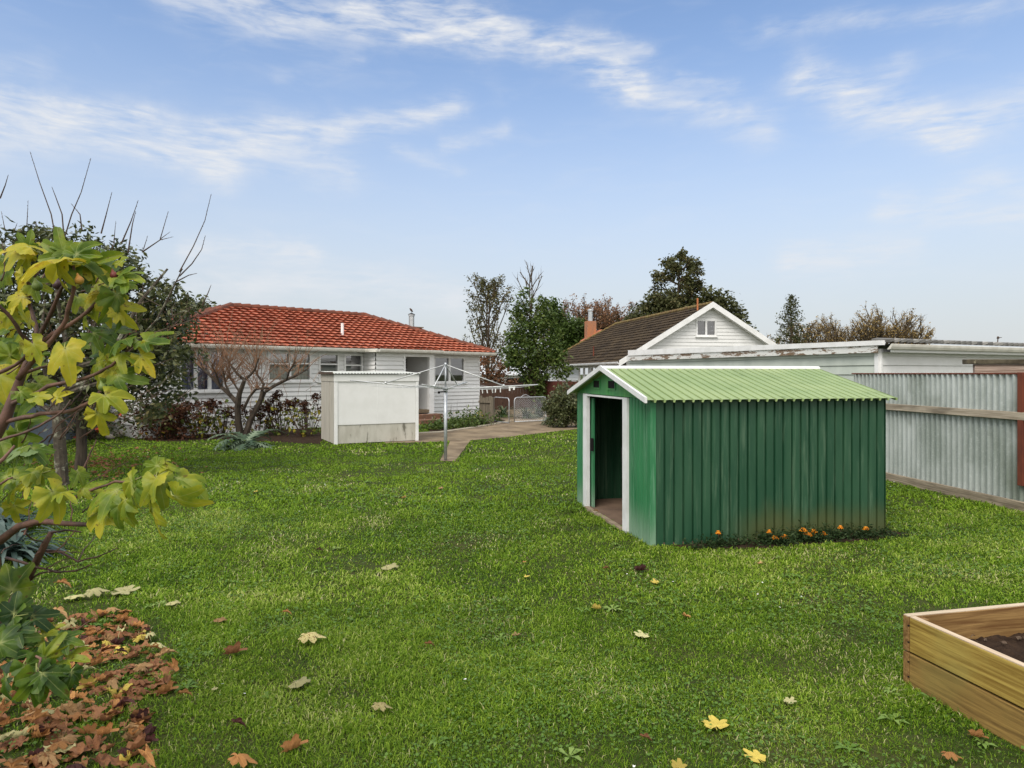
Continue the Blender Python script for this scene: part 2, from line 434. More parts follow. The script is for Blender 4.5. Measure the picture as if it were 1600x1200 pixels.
m, nt, out = newmat('lawn_soil')
co = N(nt, 'ShaderNodeTexCoord').outputs['Object']
n1 = noise_(nt, co, 0.9, 6, 0.6); n2 = noise_(nt, co, 18, 5, 0.7)
colr = mixc(nt, step_(nt, n1, 0.35, 0.7), (0.03, 0.05, 0.01), (0.055, 0.06, 0.018))
colr = mixc(nt, step_(nt, n2, 0.45, 0.75), colr, (0.06, 0.05, 0.022))
bsdf(nt, out, colr, 0.95, 0, 0.1, n2, 0.6, 0.02)
m_lawn = m
gm = MB(); gm.poly([V((-900, -60, 0)), V((900, -60, 0)), V((900, 1500, 0)), V((-900, 1500, 0))])
tag(gm.build('ground', m_lawn), kind='structure')

PATIO = [G(600, 693), G(655, 691.5), G(721, 689.5), G(800, 682.5), G(893, 671.5), G(1010, 662), G(985, 640), G(900, 634), G(800, 634), G(775, 640), G(768, 656), G(745, 664), G(690, 675), G(640, 679), G(600, 682)]
flat('patio', PATIO, 0.008, m_conc)
STRIP = [G(687, 721), G(711, 721.5), G(736, 687.5), G(704, 689)]
flat('path', STRIP, 0.012, m_conc)
kb = MB()
ka = [G(640, 679), G(690, 676.5), G(745, 668.5), G(800, 659)]
kbk = [p + V((-0.1, 0.35, 0)) for p in ka]
for i in range(3):
    kb.obox(ka[i], ka[i + 1] - ka[i], kbk[i] - ka[i], V((0, 0, 0.03)))
tag(kb.build('path_edging', m_kerb), kind='structure')
HOUSE_BED = [G(215, 688), G(260, 690), G(340, 687), G(500, 694), G(505, 684), G(497, 672), G(380, 664), G(230, 676)]
flat('garden_bed', HOUSE_BED, 0.006, m_soil)
SIDE_BED = [G(672, 676), G(745, 667), G(790, 658), G(772, 652), G(740, 653), G(668, 664)]
flat('garden_bed', SIDE_BED, 0.016, m_soil)

SHED_O, SHED_A = V((1.527, 7.51, 0)), R(12)
SU, SV = V((math.cos(SHED_A), math.sin(SHED_A), 0)), V((-math.sin(SHED_A), math.cos(SHED_A), 0))
SL, SD = 2.99, 2.69
MARI_BED = [SHED_O + SU * 0.15 - SV * 0.02, SHED_O + SU * 0.5 - SV * .22, SHED_O + SU * 1.2 - SV * .34, SHED_O + SU * 2.0 - SV * .30, SHED_O + SU * 2.7 - SV * .26, SHED_O + SU * 3.25 - SV * .12, SHED_O + SU * 3.1 + SV * .1]
flat('garden_bed', MARI_BED, 0.006, m_soil)
BED_O, BED_A = V((2.40, 4.19, 0)), R(13)
BU, BV = V((math.cos(BED_A), math.sin(BED_A), 0)), V((-math.sin(BED_A), math.cos(BED_A), 0))
OUT_O, OUT_A = V((-4.745, 18.26, 0)), R(27)
OU, OV = V((math.cos(OUT_A), math.sin(OUT_A), 0)), V((-math.sin(OUT_A), math.cos(OUT_A), 0))
HOU_O, HOU_A = V((-10.94, 19.98, 0)), R(46)
HU, HV = V((math.cos(HOU_A), math.sin(HOU_A), 0)), V((-math.sin(HOU_A), math.cos(HOU_A), 0))
FEN_A, FEN_B = V((7.20, 8.2, 0)), V((6.60, 13.2, 0))

# ------------------------------------------------------------------ grass: real blades on the lawn
def pip(x, y, poly):
    ins = np.zeros(len(x), bool); n = len(poly)
    for i in range(n):
        x1, y1 = poly[i][0], poly[i][1]; x2, y2 = poly[(i + 1) % n][0], poly[(i + 1) % n][1]
        c = ((y1 > y) != (y2 > y))
        with np.errstate(divide='ignore', invalid='ignore'):
            xi = (x2 - x1) * (y - y1) / (y2 - y1 + 1e-12) + x1
        ins ^= c & (x < xi)
    return ins


_G = {}
def vnoise(x, y, s, seed):
    if seed not in _G: _G[seed] = np.random.default_rng(seed).random((256, 256))
    g = _G[seed]; X = x * s + 1000.3; Y = y * s + 1000.7
    i = np.floor(X).astype(int); j = np.floor(Y).astype(int); u = X - i; v = Y - j
    u = u * u * (3 - 2 * u); v = v * v * (3 - 2 * v)
    i &= 255; j &= 255; i1 = (i + 1) & 255; j1 = (j + 1) & 255
    return (g[i, j] * (1 - u) + g[i1, j] * u) * (1 - v) + (g[i, j1] * (1 - u) + g[i1, j1] * u) * v


def rect(o, u, v, x0, x1, y0, y1):
    return [o + u * x0 + v * y0, o + u * x1 + v * y0, o + u * x1 + v * y1, o + u * x0 + v * y1]


EXCL = [PATIO, STRIP, MARI_BED, SIDE_BED, rect(SHED_O, SU, SV, 0, SL, 0, SD), rect(BED_O, BU, BV, 0, 1.7, -2.5, 0),
        rect(OUT_O, OU, OV, 0, 2.35, 0, 1.75), rect(HOU_O, HU, HV, 0, 14, 0, 9), HOUSE_BED]
HALF = [rect(HOU_O + V((0.2, -2.4, 0)), HU, HV, 5.6, 9.6, .3, 1.3), [G(-150, 900), G(120, 905), G(250, 960), G(290, 1060), G(230, 1180), G(150, 1400), G(-400, 1400)]]


def lawn_points(y0, y1, n, ext=1.3):
    y = y0 + (y1 - y0) * NR.random(n); x = (NR.random(n) * 2 - 1) * (0.80 * y + ext)
    lim = (0.80 * y + ext) / (0.80 * y1 + ext)
    k = NR.random(n) < 1.0; x, y = x[k], y[k]
    ok = np.ones(len(x), bool)
    for p in EXCL: ok &= ~pip(x, y, p)
    for p in HALF: ok &= ~(pip(x, y, p) & (NR.random(len(x)) < 0.55))
    # right of the tin fence and left of the far boundary nothing grows that is seen
    fx = FEN_A.x + (FEN_B.x - FEN_A.x) * (y - FEN_A.y) / (FEN_B.y - FEN_A.y)
    ok &= x < fx - 0.05
    return x[ok], y[ok]


def blades(zones):
    VV, TT = [], []
    for (y0, y1, n, w, h) in zones:
        x, y = lawn_points(y0, y1, n)
        big = vnoise(x, y, 0.55, 1); mid = vnoise(x, y, 2.3, 2); fine = vnoise(x, y, 9.0, 3)
        keep = NR.random(len(x)) < np.clip(0.10 + 1.35 * (0.55 * mid + 0.45 * fine) - 0.4 * np.clip(vnoise(x, y, 0.8, 44) - .62, 0, 1) * 3, 0.10, 1)
        x, y, big, mid, fine = x[keep], y[keep], big[keep], mid[keep], fine[keep]
        n = len(x)
        hh = h * (0.45 + 0.9 * NR.random(n)) * (0.5 + 0.5 * big + 0.8 * mid * fine)
        ww = w * (0.6 + 0.7 * NR.random(n))
        a = NR.random(n) * 2 * np.pi + 0.0
        lean = (0.6 + 1.15 * NR.random(n))                  # mown and trodden: blades lie over
        dx, dy = np.cos(a), np.sin(a)
        f = a + np.pi / 2 + (NR.random(n) - .5) * 1.6
        sx, sy = np.cos(f) * ww / 2, np.sin(f) * ww / 2
        r1 = hh * 0.55; r2 = hh
        ax = x + dx * r1 * np.sin(lean * .6); ay = y + dy * r1 * np.sin(lean * .6); azz = r1 * np.cos(lean * .6)
        bx = ax + dx * (r2 - r1) * np.sin(lean * 1.35); by = ay + dy * (r2 - r1) * np.sin(lean * 1.35); bz = azz + (r2 - r1) * np.cos(lean * 1.35)
        bz = np.maximum(bz, 0.004)
        z0 = np.full(n, -0.004)
        v = np.empty((n, 6, 3))
        v[:, 0] = np.stack([x - sx, y - sy, z0], 1); v[:, 1] = np.stack([x + sx, y + sy, z0], 1)
        v[:, 2] = np.stack([ax - sx * .9, ay - sy * .9, azz], 1); v[:, 3] = np.stack([ax + sx * .9, ay + sy * .9, azz], 1)
        v[:, 4] = np.stack([bx - sx * .15, by - sy * .15, bz], 1); v[:, 5] = np.stack([bx + sx * .15, by + sy * .15, bz], 1)
        VV.append(v.reshape(-1, 3))
        patch = vnoise(x, y, 0.28, 5); yel = vnoise(x, y, 1.1, 6)
        t = -0.16 + 0.56 * NR.random(n) ** 1.2 + 0.30 * patch + 0.24 * yel * yel + 0.16 * (mid - .5) + (0.10 if y0 > 5 else 0.0)
        if y0 > 9: t = 0.40 + (t - 0.40) * 0.5
        dry = NR.random(n) < (0.025 if y0 < 9 else 0.0) + 0.2 * np.clip(vnoise(x, y, 1.3, 8) - 0.62, 0, 1) * 3
        t = np.where(dry, 0.86 + 0.14 * NR.random(n), np.clip(t, 0, 0.78))
        TT.append(np.repeat(t, 6))
    return np.concatenate(VV), np.concatenate(TT)


m_grass = leafmat('grass_blade', GRASS_STOPS, 0.28, 0.55, 0.14)
gv, gt = blades(GRASS_ZONES)
tag(np_mesh('grass', gv, gt, 6, m_grass), kind='stuff')

# clover, plantain and other flat weeds among the blades
def weed_leaves():
    VV, TT = [], []
    for (y0, y1, n, s) in ((1.3, 5.2, 42000, .0075), (5.2, 9, 26000, .011), (9, 15, 16000, .016)):
        x, y = lawn_points(y0, y1, n)
        k = NR.random(len(x)) < np.clip((vnoise(x, y, 1.4, 21) - 0.38) * 3.0, 0.04, 1); x, y = x[k], y[k]; n = len(x)
        a = NR.random(n) * 6.283; r = s * (0.7 + 0.8 * NR.random(n)); z = 0.014 + 0.026 * NR.random(n)
        tx, ty = (NR.random(n) - .5) * .9, (NR.random(n) - .5) * .9
        v = np.empty((n, 4, 3))
        for q in range(4):
            ca, sa = np.cos(a + q * np.pi / 2) * r, np.sin(a + q * np.pi / 2) * r
            v[:, q] = np.stack([x + ca, y + sa, z + ca * tx + sa * ty], 1)
        VV.append(v.reshape(-1, 3)); TT.append(np.repeat(0.15 + 0.35 * NR.random(n), 4))
    # rosettes
    rs = []
    x, y = lawn_points(1.4, 12, 380)
    k = vnoise(x, y, 0.9, 23) > 0.45; x, y = x[k], y[k]
    for cx, cy in zip(x, y):
        n = NR.integers(5, 10); L0 = 0.03 + 0.055 * NR.random(); tt = 0.3 + .4 * NR.random()
        for q in range(n):
            a = 6.283 * q / n + NR.random() * .7; L = L0 * (.7 + .6 * NR.random()); wd = L * .17
            c, s = math.cos(a), math.sin(a); rise = .018 + .018 * NR.random()
            rs.append([(cx, cy, .01), (cx + c * L * .55 - s * wd, cy + s * L * .55 + c * wd, rise), (cx + c * L, cy + s * L, rise * .6), (cx + c * L * .55 + s * wd, cy + s * L * .55 - c * wd, rise)])
            TT.append(np.full(4, tt + .15 * NR.random()))
    VV.append(np.array(rs).reshape(-1, 3))
    return np.concatenate(VV), np.concatenate(TT)


m_weed = leafmat('clover_leaf', [(0.0, (0.045, 0.10, 0.012)), (0.5, (0.11, 0.20, 0.03)), (1.0, (0.27, 0.35, 0.10))], 0.2, 0.5, 0.3)
wv, wt = weed_leaves()
tag(np_mesh('lawn_clover', wv, wt, 4, m_weed), kind='stuff')
# daisies and tiny pale petals
x, y = lawn_points(2.0, 24, 1500)
k = NR.random(len(x)) < np.clip((vnoise(x, y, .35, 31) - .45) * 3, 0.05, .75); x, y = x[k], y[k]
dm = MB()
for a_, b_ in zip(x, y):
    r_ = random.uniform(.006, .011) * (1 + b_ * .03); z_ = random.uniform(.03, .055)
    dm.poly([V((a_ + r_ * math.cos(q * 1.2566), b_ + r_ * math.sin(q * 1.2566), z_ + random.uniform(-.004, .004))) for q in range(5)])
tag(dm.build('lawn_daisies', M('white_petal', (0.7, 0.7, 0.66), rough=.8)), kind='stuff')
# ------------------------------------------------------------------ building helpers
def boards(mb, x0, x1, z0, z1, pitch, openings, place, lip=0.042, xr=None):
    """lapped weatherboards between x0..x1, z0..z1 around openings (xa, xb, za, zb); place(x, depth_out, z) -> Vector"""
    n = max(1, int(math.ceil((z1 - z0) / pitch - 1e-6)))
    for i in range(n):
        a, b = z0 + i * pitch, min(z1, z0 + (i + 1) * pitch)
        cuts = sorted({a, b} | {z for o in openings for z in o[2:4] if a + 1e-4 < z < b - 1e-4})
        tt = random.uniform(.3, .7)
        for za, zb in zip(cuts[:-1], cuts[1:]):
            zm = (za + zb) / 2
            spans = [(x0, x1)]
            for (xa, xb, oa, ob) in openings:
                if oa < zm < ob:
                    ns = []
                    for s, e in spans:
                        if xb <= s or xa >= e: ns.append((s, e)); continue
                        if xa > s: ns.append((s, xa))
                        if xb < e: ns.append((xb, e))
                    spans = ns
            for s, e in spans:
                if e - s < 1e-3: continue
                dep = lambda z: lip - (lip - 0.006) * (z - a) / pitch
                sa, ea, sb, eb = s, e, s, e
                if xr:
                    l1, r1 = xr(za); l2, r2 = xr(zb)
                    sa, ea, sb, eb = max(s, l1), min(e, r1), max(s, l2), min(e, r2)
                    if ea <= sa: continue
                    if eb < sb: sb = eb = (sb + eb) / 2
                zl = za + (0.02 if za == a else 0)
                mb.poly([place(sa, dep(zl), zl), place(ea, dep(zl), zl), place(eb, dep(zb), zb), place(sb, dep(zb), zb)], tt)
                if za == a:
                    mb.poly([place(sa, 0, zl), place(ea, 0, zl), place(ea, dep(zl), zl), place(sa, dep(zl), zl)], tt)
                    mb.poly([place(sa, 0, za), place(ea, 0, za), place(ea, 0, zl), place(sa, 0, zl)], tt)


def tile_slope(mb, A, B, C, D, course=0.34, tw=0.31, amp=0.02, lip=0.078, seg=0.08):
    """lapped wavy tiles: eave A->B, top D->C"""
    A, B, C, D = map(V, (A, B, C, D))
    u = (B - A).normalized()
    nrm = u.cross((D - A)).normalized()
    if nrm.z < 0: nrm = -nrm
    hgt = ((D - A) - u * (D - A).dot(u)).length
    n = max(1, round(hgt / course)); dn = nrm.cross(u).normalized()
    if dn.dot(D - A) < 0: dn = -dn
    for i in range(n):
        t0, t1 = i / n, (i + 1) / n
        l0, r0, l1, r1 = A.lerp(D, t0), B.lerp(C, t0), A.lerp(D, t1), B.lerp(C, t1)
        ns = max(2, int((r0 - l0).length / seg))
        off = tw * 0.5 * (i % 2) * 0
        prev = None
        for k in range(ns + 1):
            q = k / ns
            p0, p1 = l0.lerp(r0, q), l1.lerp(r1, q)
            s0, s1 = (p0 - A).dot(u) + off, (p1 - A).dot(u) + off
            w0 = amp * math.sin(6.2832 * s0 / tw) + amp * .4 * math.sin(12.566 * s0 / tw + 1); w1 = amp * math.sin(6.2832 * s1 / tw)
            cur = (p0 - dn * .035 + nrm * (lip + w0), p1 - dn * .0 + nrm * (0.004 + w1 * .6), p0 + dn * .05 - nrm * 0.012, s0, p0 - dn * .02 + nrm * (lip + w0 - .022))
            if prev:
                h = (math.floor(prev[3] / tw) * 7.13 + i * 3.71) * 12.9898
                tt = (math.sin(h) * 43758.5453) % 1.0
                mb.poly([prev[0], cur[0], cur[1], prev[1]], tt)
                mb.poly([prev[4], cur[4], cur[0], prev[0]], tt); mb.poly([prev[2], cur[2], cur[4], prev[4]], tt)
            prev = cur


def ridge(mb, a, b, r=0.11, L=0.36):
    a, b = V(a), V(b); n = max(1, int((b - a).length / L))
    for i in range(n):
        p, q = a.lerp(b, i / n), a.lerp(b, (i + 1) / n)
        mb.tube([p + V((0, 0, .02)), q + V((0, 0, .045))], [r, r * 1.12], 8, random.random())


def px_on(o, u, v, px, y=0.0):
    """local x on the vertical plane (origin o, axis u, shifted y along v) that is seen in photo column px"""
    k = (px - CX) / F
    b = o + v * y
    return (k * b.y - b.x) / (u.x - k * u.y)


def z_on(o, u, v, x, y, py):
    b = o + u * x + v * y
    return H + (HY - py) / F * b.y


def window(parent, x0, x1, z0, z1, y, cols, transoms, curtain=None, cx=None, fr=0.06, label=None, name='window'):
    """frame in the wall plane at local y (outside is -y); glazed panes, sill, curtain"""
    fb = MB()
    fb.box(x0 - fr, x0, y - .05, y + .06, z0 - fr, z1 + fr); fb.box(x1, x1 + fr, y - .05, y + .06, z0 - fr, z1 + fr)
    fb.box(x0, x1, y - .047, y + .06, z1, z1 + fr); fb.box(x0, x1, y - .047, y + .06, z0 - fr, z0)
    xs = [x0] + [x0 + (x1 - x0) * c for c in cols] + [x1]
    for c in xs[1:-1]: fb.box(c - .05, c + .05, y - .044, y + .05, z0, z1)
    for (ci, tz) in transoms:
        fb.box(xs[ci] + (.05 if ci else 0), xs[ci + 1] - (.05 if ci + 2 < len(xs) else 0), y - .04, y + .04, tz - .022, tz + .022)
    f = fb.build(name, m_trim, parent)
    if label: f['label'] = label
    for i in range(len(xs) - 1):
        g = MB(); g.poly([V((xs[i] + .01, y + .012, z0)), V((xs[i + 1] - .01, y + .012, z0)), V((xs[i + 1] - .01, y + .012, z1)), V((xs[i] + .01, y + .012, z1))])
        g.build('pane', m_glass, f)
    sb = MB(); sb.box(x0 - fr - .05, x1 + fr + .05, y - .11, y - .001, z0 - fr - .045, z0 - fr - .003); sb.build('sill', m_trim, f)
    if curtain:
        cb = MB(); a, b = cx or (x0, x1); n = int((b - a) / .03) + 2; pr = None
        for k in range(n + 1):
            xx = a + (b - a) * k / n; yy = y + .16 + .025 * math.sin(k * 1.1) + .012 * math.sin(k * 2.7)
            c = (V((xx, yy, z0 - .1)), V((xx, yy, z1 + .1)))
            if pr: cb.poly([pr[0], c[0], c[1], pr[1]])
            pr = c
        cb.build('curtain', curtain, f, True)
    return f


# ------------------------------------------------------------------ the red-roofed weatherboard house
house = thing('weatherboard_house', 'white weatherboard house with red tiled hip roof and recessed back porch', 'house', HOU_O, HOU_A)
hx = lambda px, y=0.0: px_on(HOU_O, HU, HV, px, y)
hz = lambda px, py, y=0.0: z_on(HOU_O, HU, HV, hx(px, y), y, py)
HLEN = hx(748); HD = 8.0; WT = 2.68; EZ = 2.80
pw = -0.78
pxl, pxr = hx(587, pw), hx(677.5, pw)
ol, orr = hx(633, pw), hx(670.3, pw)
oz0, oz1 = 0.50, hz(650, 557.5, pw)
wins = [
    dict(a=283, b=349, top=549, bot=608.5, cols=(.33, .66), tr=(), cur=m_curtain, lab='tall three pane window with blue curtain'),
    dict(a=420, b=483, top=552.5, bot=593, cols=(.5,), tr=((0, 568), (1, 568)), cur=m_blind, lab=None),
    dict(a=500, b=526.5, top=555, bot=593, cols=(), tr=((0, 569),), cur=None, lab=None),
    dict(a=539.5, b=564, top=556, bot=593, cols=(), tr=((0, 570.5),), cur=None, lab=None),
    dict(a=679, b=723.5, top=560, bot=595.5, cols=(.5,), tr=(), cur=None, lab='two pane window beside the porch'),
]
ops = []
for w in wins:
    w['x0'], w['x1'] = hx(w['a']), hx(w['b']); pm_ = (w['a'] + w['b']) / 2
    w['z0'], w['z1'] = hz(pm_, w['bot']), min(hz(pm_, w['top']), WT - .1)
    ops.append((w['x0'] - .06, w['x1'] + .06, w['z0'] - .06, w['z1'] + .06))
PITCH = 0.155
# front wall boards either side of the porch block
wb = MB(); pl = lambda x, d, z: V((x, -d, z))
boards(wb, 0.10, pxl, .35, WT, PITCH, ops, pl)
boards(wb, pxr, HLEN - .03, .35, WT, PITCH, ops, pl)
# left end wall, far end wall, back wall
boards(wb, 0.02, HD, .35, WT, PITCH, [], lambda x, d, z: V((-d, x, z)))
boards(wb, 0.02, HD, .35, WT, PITCH, [], lambda x, d, z: V((HLEN + d, x, z)))
boards(wb, 0, HLEN, .35, WT, PITCH, [], lambda x, d, z: V((x, HD + d, z)))
# porch block: front and left side
boards(wb, pxl, ol - .10, .35, WT, PITCH, [], lambda x, d, z: V((x, pw - d, z)))
boards(wb, pw, -0.03, .35, WT, PITCH, [], lambda x, d, z: V((pxl - d, x, z)))
wall = wb.build('wall', m_white, house)
fb = MB()                                  # foundation skirting below the boards
fb.box(0.01, pxl - .01, -.012, .05, 0, .345); fb.box(pxr + .01, HLEN - .02, -.012, .05, 0, .345); fb.box(-.012, .05, .051, HD, 0, .345)
fb.box(pxl, ol, pw - .01, pw + .05, 0, .345); fb.box(pxl - .004, pxl + .05, pw + .051, -.014, 0, .345)
fb.box(pxr - .3, pxr - .004, pw - .008, pw + .05, 0, .345); fb.box(pxr - .06, pxr - .003, pw + .051, -.013, 0, .345)
fb.build('foundation', m_white, house)
tb = MB()
tb.box(-.035, .10, -.035, .02, 0.02, WT)                     # corner boards
tb.build('corner_board', m_trim, house); tb = MB(); tb.box(HLEN - .03, HLEN + .03, -.034, .02, .33, WT)
tb.build('corner_board', m_trim, house)
pf = MB()                                                    # porch opening surround
pf.box(ol - .10, ol, pw - .035, pw + .10, .345, oz1 + .09); pf.box(orr, pxr, pw - .035, pw + .10, .30, oz1 + .09)
pf.box(ol, orr, pw - .033, pw + .10, oz1, oz1 + .09); pf.box(ol - .1, pxr, pw - .02, pw + .08, oz1 + .091, WT)
pf.box(pxr - .02, pxr + .012, pw + .101, -.002, .345, WT)
pf.build('porch_frame', m_trim, house)
PB = 0.75
ib = MB()                                                    # porch lining: right wall, left wall, ceiling, back
ib.poly([V((orr + .03, pw + .101, oz0)), V((orr + .03, PB, oz0)), V((orr + .03, PB, WT)), V((orr + .03, pw + .101, WT))])
ib.poly([V((ol - .03, pw + .101, oz0)), V((ol - .03, PB, oz0)), V((ol - .03, PB, WT)), V((ol - .03, pw + .101, WT))])
ib.poly([V((ol - .03, pw + .101, WT - .06)), V((orr + .03, pw + .101, WT - .06)), V((orr + .03, PB, WT - .06)), V((ol - .03, PB, WT - .06))])
ib.poly([V((ol - .03, PB, oz0)), V((orr + .03, PB, oz0)), V((orr + .03, PB, WT)), V((ol - .03, PB, WT))])
ib.build('porch_lining', m_porch, house)
pfl = MB(); pfl.box(ol - .02, orr + .02, pw - .02, PB - .005, oz0 - .12, oz0 - .002); pfl.build('porch_floor', m_conc, house)
dx0, dx1 = hx(624, PB - .05), hx(643.5, PB - .05)
db = MB(); db.box(dx0, dx1, PB - .06, PB - .02, oz0 + .02, oz0 + 2.0)
door = db.build('door', m_dark, house); door['label'] = 'back door behind a diamond lattice screen'
dfm = MB(); dfm.box(dx1, dx1 + .13, PB - .08, PB - .004, oz0, oz0 + 2.12); dfm.box(dx0 - .06, dx1, PB - .079, PB - .004, oz0 + 2.01, oz0 + 2.12); dfm.box(dx0, dx1, PB - .075, PB - .062, oz0 + 1.0, oz0 + 1.1)
dfm.build('door_frame', m_trim, door)
gr = MB()
for k in range(-16, 18):
    for sgn in (1, -1):
        xa = dx0 + k * .11; z0_ = oz0 + .05
        p, q = V((xa, PB - .07, z0_)), V((xa + sgn * 1.9, PB - .07, z0_ + 1.9))
        d = q - p
        ts = sorted([(dx0 - p.x) / d.x, (dx1 - p.x) / d.x]); t0, t1 = max(0, ts[0]), min(1, ts[1])
        if t1 - t0 > .02: gr.tube([p + d * t0, p + d * t1], .008, 4)
gr.build('lattice_screen', m_trim, door)
for i in range(2):                                           # two worn steps
    st = MB(); d0 = .42 * (2 - i)
    st.box(ol + .05, pxr + .12 - .04 * i, pw - .06 - d0, pw - .06 - d0 + .42, 0, .17 * (i + 1))
    st.build('step', m_step, house, bevel=.015)
for w in wins:
    tr = [(ci, hz(w['a'] if ci == 0 else w['b'], tz)) for ci, tz in w['tr']]
    window(house, w['x0'], w['x1'], w['z0'], w['z1'], 0.0, w['cols'], tr, w['cur'], None, .07, w['lab'])
iw = MB()                                                    # rooms: ceiling and inner partition
iw.poly([V((.02, .9, WT)), V((HLEN, .9, WT)), V((HLEN, HD, WT)), V((.02, HD, WT))])
iw.poly([V((.05, 3.2, 0)), V((HLEN, 3.2, 0)), V((HLEN, 3.2, WT)), V((.05, 3.2, WT))])
iw.poly([V((.05, .05, .4)), V((HLEN, .05, .4)), V((HLEN, 3.2, .4)), V((.05, 3.2, .4))])
iw.build('inner_wall', m_room, house)
# roof
OV = .5
eA, eB = V((-OV, -OV, EZ)), V((HLEN + OV, -OV, EZ)); eC, eD = V((HLEN + OV, HD + OV, EZ)), V((-OV, HD + OV, EZ))
rz = EZ + 1.66; r1, r2 = V((4.5, 4.0, rz)), V((HLEN - 3.2, 4.0, rz))
rb = MB()
tile_slope(rb, eA, eB, r2, r1); tile_slope(rb, eD, eA, r1, r1); tile_slope(rb, eB, eC, r2, r2); tile_slope(rb, eC, eD, r1, r2)
px0, px1 = pxl - .28, pxr + .22
pe = pw - .26
tile_slope(rb, V((px0 + .25, pe, EZ - .02)), V((px1, pe, EZ - .02)), V((px1, -OV, EZ + .02)), V((px0, -OV, EZ + .02)), .3)
roof = rb.build('roof', m_tile, house)
rg = MB(); ridge(rg, r1, r2); ridge(rg, eA, r1); ridge(rg, eB, r2); ridge(rg, eC, r2); ridge(rg, eD, r1)
rg.build('ridge_tiles', m_ridge, roof)
sf = MB()
sf.poly([V((-OV, -OV, WT)), V((HLEN + OV, -OV, WT)), V((HLEN + OV, .02, WT)), V((-OV, .02, WT))])
sf.poly([V((-OV, .02, WT)), V((0, .02, WT)), V((0, HD, WT)), V((-OV, HD + OV, WT))])
sf.poly([V((px0, pe, WT + .002)), V((px1, pe, WT + .002)), V((px1, -OV, WT + .002)), V((px0, -OV, WT + .002))])
sf.build('soffit', m_trim, house)
gb = MB()
def gutter(a, b, out):
    a, b = V(a), V(b); out = V(out)
    prof = [(0, -.11), (.03, -.115), (.085, -.10), (.105, -.05), (.11, .0), (.095, .008), (.09, -.0)]
    for (o0, z0), (o1, z1) in zip(prof[:-1], prof[1:]):
        gb.poly([a + out * o0 + V((0, 0, z0)), b + out * o0 + V((0, 0, z0)), b + out * o1 + V((0, 0, z1)), a + out * o1 + V((0, 0, z1))])
    for e in (a, b): gb.poly([e + out * o0 + V((0, 0, z0)) for o0, z0 in prof])
gutter((-OV, -OV, EZ), (px0, -OV, EZ), (0, -1, 0)); gutter((px1, -OV, EZ), (HLEN + OV, -OV, EZ), (0, -1, 0))
gutter((px0 + .22, pe, EZ), (px1, pe, EZ), (0, -1, 0)); gutter((px0, -OV, EZ), (px0 + .22, pe, EZ), (-.75, -.6, 0)); gutter((-OV, -OV, EZ), (-OV, HD + OV, EZ), (-1, 0, 0))
gb.build('gutter', m_cream, house)
fs = MB(); fs.box(-OV, px0, -OV - .002, -OV + .02, WT, EZ - .005); fs.box(px1, HLEN + OV, -OV - .002, -OV + .02, WT, EZ - .005); fs.box(px0 + .22, px1, pe - .002, pe + .02, WT, EZ - .005)
fs.build('fascia', m_trim, house)
# chimney and vent pipe
slope = lambda y: EZ + (rz - EZ) * (y + OV) / (4.0 + OV)
cxl, cy = px_on(HOU_O, HU, HV, 645, 5.2), 5.2
cz = lambda py, y=cy: z_on(HOU_O, HU, HV, cxl, y, py)
cb = MB(); cb.box(cxl - .34, cxl + .34, cy - .3, cy + .3, EZ - .1, cz(512.5)); chim = cb.build('chimney', m_brick, roof)
cb = MB(); cb.box(cxl - .4, cxl + .4, cy - .36, cy + .36, cz(512.5) + .002, cz(511)); cb.build('chimney_cap', m_conc, chim)
fl = MB(); fx = cxl - .08
fl.tube([(fx, cy, cz(511)), (fx, cy, cz(494.5))], .135, 12); fl.tube([(fx, cy, cz(494)), (fx, cy, cz(491.5))], .16, 12)
fl.tube([(fx - .16, cy, cz(511)), (fx - .15, cy, cz(493.5))], .012, 5)
flue = fl.build('flue', m_galv, house)
cw = MB(); cw.tube([(fx, cy, cz(491.4)), (fx, cy, cz(489.5))], [.19, .05], 10); cw.build('cowl', m_dark, flue)
vx, vy = px_on(HOU_O, HU, HV, 535, 1.1), 1.1
vp = MB(); vp.tube([(vx, vy, slope(vy) - .05), (vx, vy, z_on(HOU_O, HU, HV, vx, vy, 505))], .058, 10); vp.build('vent_pipe', m_trim, house)
# the bird on the flue
bp_ = HOU_O + HU * fx + HV * cy + V((0, 0, cz(489.5)))
bm_ = MB()
bm_.tube([bp_ + V((.075, 0, .06)), bp_ + V((.03, 0, .10)), bp_ + V((-.015, 0, .155)), bp_ + V((-.05, 0, .20)), bp_ + V((-.07, 0, .225)), bp_ + V((-.105, 0, .235))], [.012, .035, .055, .04, .03, .004], 8)
bm_.tube([bp_ + V((-.005, -.015, -.005)), bp_ + V((0, -.015, .13))], .006, 4); bm_.tube([bp_ + V((.02, .015, -.005)), bp_ + V((.01, .015, .12))], .006, 4)
bd = bm_.build('bird', m_twig, None, True); tag(bd, 'small dark bird standing on the metal flue of the red roof', 'bird')

